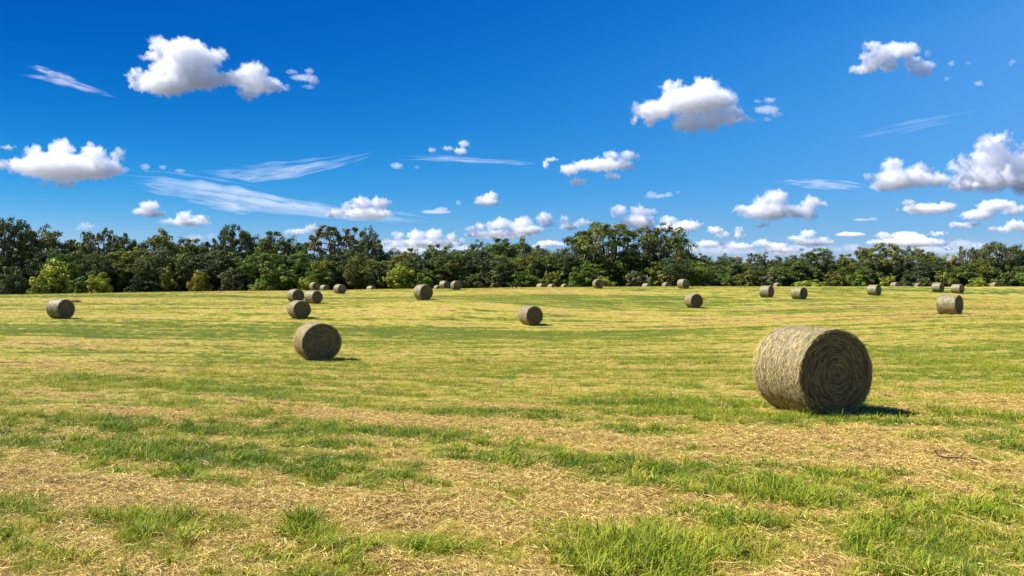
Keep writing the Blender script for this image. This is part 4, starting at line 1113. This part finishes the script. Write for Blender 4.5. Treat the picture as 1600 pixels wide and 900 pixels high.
CL = [
 ("big ragged cloud alone at the upper left of the sky with a trailing right arm", [(292,86,34,24),(248,70,15,13),(240,90,18,8),(330,94,20,15),(345,86,11,10),(285,113,46,24),(270,138,38,18),(222,132,20,9),(207,122,8,13),(214,112,11,7),(226,124,16,8),(240,120,18,10),(312,122,30,18),(352,122,24,11),(375,124,22,12),(397,112,22,14),(400,128,34,14),(432,138,20,8),(388,148,17,9)], 1.0, 150, HIGH),
 ("thin torn scrap of cloud just right of the big ragged upper left cloud", [(456,113,9,3),(484,112,7,5),(476,122,20,4),(492,128,8,5),(482,136,10,3)], 0.5, 140, HIGH),
 ("wide heaped cloud low at the left edge above the oaks, grey flat base", [(94,233,19,15),(54,240,16,12),(147,242,20,14),(184,242,12,11),(100,260,72,20),(37,262,22,12),(150,262,38,17),(176,266,22,10),(66,287,9,5),(102,289,19,5)], 1.0, 285, HIGH),
 ("small torn cloud at the left edge above the wide heaped cloud", [(2,257,11,8),(12,231,12,4)], 0.6, 262, HIGH),
 ("small domed cloud over the wood, left one of two side by side", [(236,323,14,9),(221,331,13,6),(240,335,20,6)], 0.8, 341, LOW),
 ("small flattened cloud over the wood, right one of two side by side", [(287,337,13,8),(295,347,30,7),(263,347,14,5),(313,343,14,7)], 0.8, 353, LOW),
 ("row of three tiny puffs right of the wide heaped cloud", [(225,260,7,5),(255,261,6,3.5),(280,266,8,2.5)], 0.5, 268, HIGH),
 ("bright heaped cloud above the bare brown tree", [(565,318,15,11),(592,319,15,11),(542,322,9,7),(607,318,7,6),(570,332,37,10),(525,333,16,7)], 1.0, 343, LOW),
 ("small bright domed cloud high above the green middle of the wood", [(767,307,11,7),(750,312,9,6),(762,316,20,6)], 0.9, 323, LOW),
 ("small hooked cloud in the upper middle of the sky", [(726,225,8,6),(720,236,11,6),(700,232,9,4.5),(675,235,6,5)], 0.7, 242, HIGH),
 ("two small puffs under the hooked cloud", [(620,259,9,5),(651,261,4,2.5)], 0.5, 264, HIGH),
 ("flat thin cloud left of the small bright domed cloud", [(680,330,22,3),(690,327,10,3),(717,317,4,4)], 0.5, 334, LOW),
 ("left bank of low heaped clouds above the dip in the skyline", [(622,368,9,7),(650,368,14,9),(677,367,14,10),(705,373,10,9),(722,378,7,6),(605,378,11,5),(660,380,55,7)], 0.8, 388, LOW),
 ("long heaped cloud low above the green middle of the wood", [(736,357,9,6),(750,354,9,7),(766,354,9,7),(783,350,13,10),(798,356,9,8),(817,350,16,11),(825,360,22,8),(780,366,50,6)], 0.9, 371, LOW),
 ("low cloud left of the crown of the largest oak", [(850,341,13,9),(855,349,12,7),(882,343,9,6),(890,353,14,7),(910,348,13,6)], 0.8, 360, LOW),
 ("low flat cloud in the gap left of the largest oak", [(857,380,18,5),(875,382,10,4),(840,386,14,4)], 0.6, 388, LOW),
 ("upswept cloud in the middle right of the sky, rising to the right", [(955,243,12,8),(980,242,12,8),(996,245,5,6),(907,258,14,8),(890,266,15,9),(937,260,30,10),(972,257,18,9),(902,284,13,7),(957,275,12,6),(988,266,6,6)], 0.9, 290, HIGH),
 ("small slanted puff left of the upswept cloud", [(862,249,9,4),(853,257,5,7)], 0.7, 265, HIGH),
 ("thin small cloud below the upswept cloud", [(1017,303,8,4),(1025,307,17,3),(1045,304,6,4),(1059,300,4,2)], 0.5, 311, LOW),
 ("big bright heaped cloud at the upper right centre of the sky", [(1048,135,14,12),(1101,135,21,13),(1130,143,7,11),(1076,143,14,9),(1089,160,54,20),(994,167,9,11),(1025,171,30,15),(1055,160,26,18),(990,187,7,8),(1017,188,12,9),(1078,192,28,14),(1110,196,16,11),(1148,174,16,12),(1131,183,35,10),(1175,188,10,5)], 1.1, 205, HIGH),
 ("torn thin cloud just right of the big bright upper cloud", [(1203,156,9,4),(1199,171,18,6),(1184,158,6,2.5),(1214,179,9,4),(1200,186,7,3)], 0.5, 188, HIGH),
 ("ragged bright cloud in the upper right of the sky with a right tail", [(1364,70,16,7),(1375,80,16,9),(1365,98,18,8),(1425,96,14,8),(1435,104,14,8),(1396,72,17,8),(1409,82,20,12),(1385,90,22,10),(1351,90,10,10),(1339,110,14,7),(1358,107,14,8),(1392,104,14,8),(1447,104,12,9),(1440,115,20,5),(1449,84,4,7),(1419,103,9,5)], 0.8, 120, HIGH),
 ("scattered tiny puffs right of the ragged upper right cloud", [(1480,123,5,3),(1530,130,6,4),(1487,99,4,5),(1513,99,4,2.5),(1581,97,4,5)], 0.5, 128, HIGH),
 ("heaped cloud with a dark base over the round headed oak", [(1162,327,16,8),(1190,316,13,10),(1212,310,18,13),(1205,330,45,13),(1267,317,16,10),(1287,320,9,5),(1268,337,10,9),(1250,332,20,10),(1190,352,14,4)], 1.0, 347, LOW),
 ("long low heap joining the large cloud at the right edge", [(1395,259,17,12),(1361,278,11,8),(1445,264,17,11),(1412,280,45,15),(1460,281,25,12),(1390,290,25,9)], 1.1, 300, HIGH),
 ("largest cloud, towering at the right edge of the sky", [(1550,222,24,16),(1577,224,8,8),(1597,232,13,12),(1532,246,14,13),(1562,249,40,20),(1506,263,18,15),(1550,280,58,20),(1602,262,30,26),(1612,282,42,20),(1502,293,28,9),(1645,255,40,30),(1670,282,55,20)], 1.2, 303, HIGH),
 ("small flat cloud under the long low heap at the right", [(1420,316,10,5),(1450,326,35,8),(1480,323,16,8),(1400,329,6,3)], 0.9, 335, LOW),
 ("slanting cloud under the largest cloud", [(1550,322,26,9),(1525,336,26,8),(1586,328,17,8),(1500,351,18,5),(1518,351,14,5)], 1.0, 357, LOW),
 ("cloud cut by the right edge, low over the tall dark oak", [(1590,351,18,7),(1570,358,22,5),(1612,356,25,7)], 0.9, 365, LOW),
 ("ragged low cloud left above the wide flat crowned oak", [(1261,366,12,7),(1282,376,12,6),(1242,373,14,5),(1270,379,28,6)], 0.8, 386, LOW),
 ("short flat cloud left of the wide flat crowned oak", [(1332,366,22,3.5),(1320,365,8,3)], 0.7, 370, LOW),
 ("long bumpy bank of cloud above the wide flat crowned oak", [(1380,368,12,6),(1412,368,18,7),(1437,371,14,6),(1417,379,55,7),(1465,365,14,3.5),(1467,378,14,6),(1365,379,12,5)], 0.9, 387, LOW),
 ("heaped cloud behind the largest oak", [(966,330,13,9),(1000,330,14,10),(1017,332,9,7),(997,346,28,10),(1005,356,18,8)], 0.9, 364, LOW),
 ("heaped cloud right behind the second big oak", [(1045,344,14,8),(1070,353,24,8),(1090,351,10,6),(1050,358,30,7)], 0.9, 366, LOW),
 ("small humped clouds low right of the second big oak", [(1116,360,12,6),(1132,367,12,5),(1107,381,22,6),(1077,390,14,5)], 0.7, 394, LOW),
 ("pointed small cloud above the thin topped spidery tree", [(1155,362,7,8),(1153,369,12,4)], 0.8, 373, LOW),
 ("pale low cloud bank above the thin topped spidery tree", [(1155,385,22,6),(1192,380,14,6),(1212,384,20,6),(1220,391,30,4)], 0.6, 395, LOW),
 ("pale low cloud between the round headed oak and the wide oak", [(1332,386,14,5),(1311,389,10,5),(1340,392,20,4)], 0.5, 396, LOW),
 ("wide pale cloud bank just above the dark bluish tree", [(1085,386,26,7),(1115,390,34,7),(1140,384,14,7),(1150,393,30,5)], 0.5, 397, LOW),
 ("pale broken cloud bank above the dark narrow tree", [(1235,389,24,6),(1255,392,26,5),(1285,389,16,5),(1218,394,20,4)], 0.5, 397, LOW),
 ("pale hummocky cloud low above the knobbly topped oak", [(1440,389,24,6),(1470,391,26,5),(1400,391,22,5)], 0.5, 397, LOW),
 ("pale low cloud above the open limbed tree at the right", [(1500,380,18,5),(1525,384,22,5),(1490,386,18,4)], 0.5, 389, LOW),
 ("pale cloud bank above the greyish low oak in the dip", [(600,386,24,5),(640,391,36,5),(690,391,30,5),(730,388,24,5)], 0.5, 396, LOW),
 ("faint low puff above the bare trunked tree at the left", [(134,353,13,5),(125,358,8,3)], 0.35, 360, LOW),
 ("faint low cloud left of the twin headed oak", [(305,372,14,6),(328,369,8,5)], 0.5, 380, LOW),
 ("low cloud behind the bare brown tree", [(487,357,10,7),(463,362,18,5)], 0.7, 368, LOW),
 ("two thin flecks of cloud left of the small flat cloud at the right", [(1342,344,12,2),(1365,342,7,2.5)], 0.5, 347, LOW),
]
for k, (lab, lobes, tau, base, grp) in enumerate(CL):
    make_cloud(lab, lobes, tau, base, k + 1, grp)
WISPS = [
 ("short slanting streak of high cloud at the upper left", [[(15,114,1.0),(60,121,3),(100,129,5),(140,140,3),(190,153,0.8)], [(32,99,1),(70,112,3.5),(115,124,5),(125,128,2)]], 0.16, 3, 4),
 ("broad white streak of high cloud running right from the wide heaped cloud", [[(160,281,8),(250,289,10),(350,305,11),(450,321,9),(530,331,8)], [(180,287,6),(300,298,9),(420,318,9),(500,328,8),(690,350,3)]], 0.22, 4, 9),
 ("narrow streak of high cloud under the broad white streak", [[(278,311,1),(330,319,4),(380,327,5),(415,326,2)]], 0.18, 5, 4),
 ("curved feather of high cloud rising right in the left middle of the sky", [[(300,267,3),(390,272,7),(470,265,6),(535,252,4),(598,234,1)]], 0.15, 6, 6),
 ("long faint straight streak of high cloud under the hooked cloud", [[(605,247,1.5),(700,248,2.5),(780,253,2.5),(845,256,1.5)]], 0.14, 7, 2.5),
 ("straight white streak running into the long low heap at the right", [[(1198,281,1.5),(1260,286,3.5),(1310,290,3.5),(1362,296,2)]], 0.2, 8, 3.5),
 ("very faint rising streak of high cloud in the right of the sky", [[(1300,222,3),(1400,202,5),(1480,186,4),(1545,170,2)]], 0.035, 9, 5),
]
for (lab, lines, tau, seed, wd) in WISPS:
    make_wisp(lab, lines, tau * 0.95, seed, wd)
print("clouds", time.time() - T0)

# ------------------------------------------------------------------ small things
def ground_at(px, py):
    lo, hi = 3.0, 130.0
    ys = np.geomspace(3.5, 130, 4000); xs = (px - CX) / FX * ys
    pp = HY + FX * (CAM_Z - ground_z(xs, ys)) / ys
    k = int(np.argmax(pp <= py)); return xs[k], ys[k]
x, y = ground_at(1485, 722)
z = gz(x, y)
V, F = tube(np.array([(-.16, .05, .13), (-.13, .03, .07), (-.04, 0, .05), (.10, -.03, .06), (.28, -.05, .05), (.42, -.03, .03)]), [0.006, .009, .010, .010, .008, .005], 6)
b = Bag(); b.add(V, F)
V, F = tube(np.array([(.10, -.03, .06), (.18, .05, .09), (.25, .10, .10)]), [0.007, .005, .003], 5); b.add(V, F)
o = obj("twig", b.mesh("twig", M_TWIG)); o.location = (x, y, z)
tag(o, "crooked dark twig lying on dry straw in front of the largest bale's shadow", "twig")
for px, py, lab, sc in ((116, 472.5, "larger dark clump of old hay behind the bale near the left edge", 1.0), (123, 472, "smaller dark clump of old hay touching the larger one near the left edge", 0.7)):
    x, y = ground_at(px, py); r = np.random.default_rng(int(px)); n = 260
    V, F, a = litter(n, 0.15, 0.45, 0.42, 0.012, 4, int(px), 0.3)
    V[:, 2] *= 1.0; V *= sc
    o = obj("hay_clump", mesh_np("hay_clump", V, F, M_ENDSTRAW, True, {"blade": a * 0.25})); o.location = (x, y, gz(x, y))
    tag(o, lab, "hay clump", "dark clumps of old hay")
print("done", time.time() - T0)
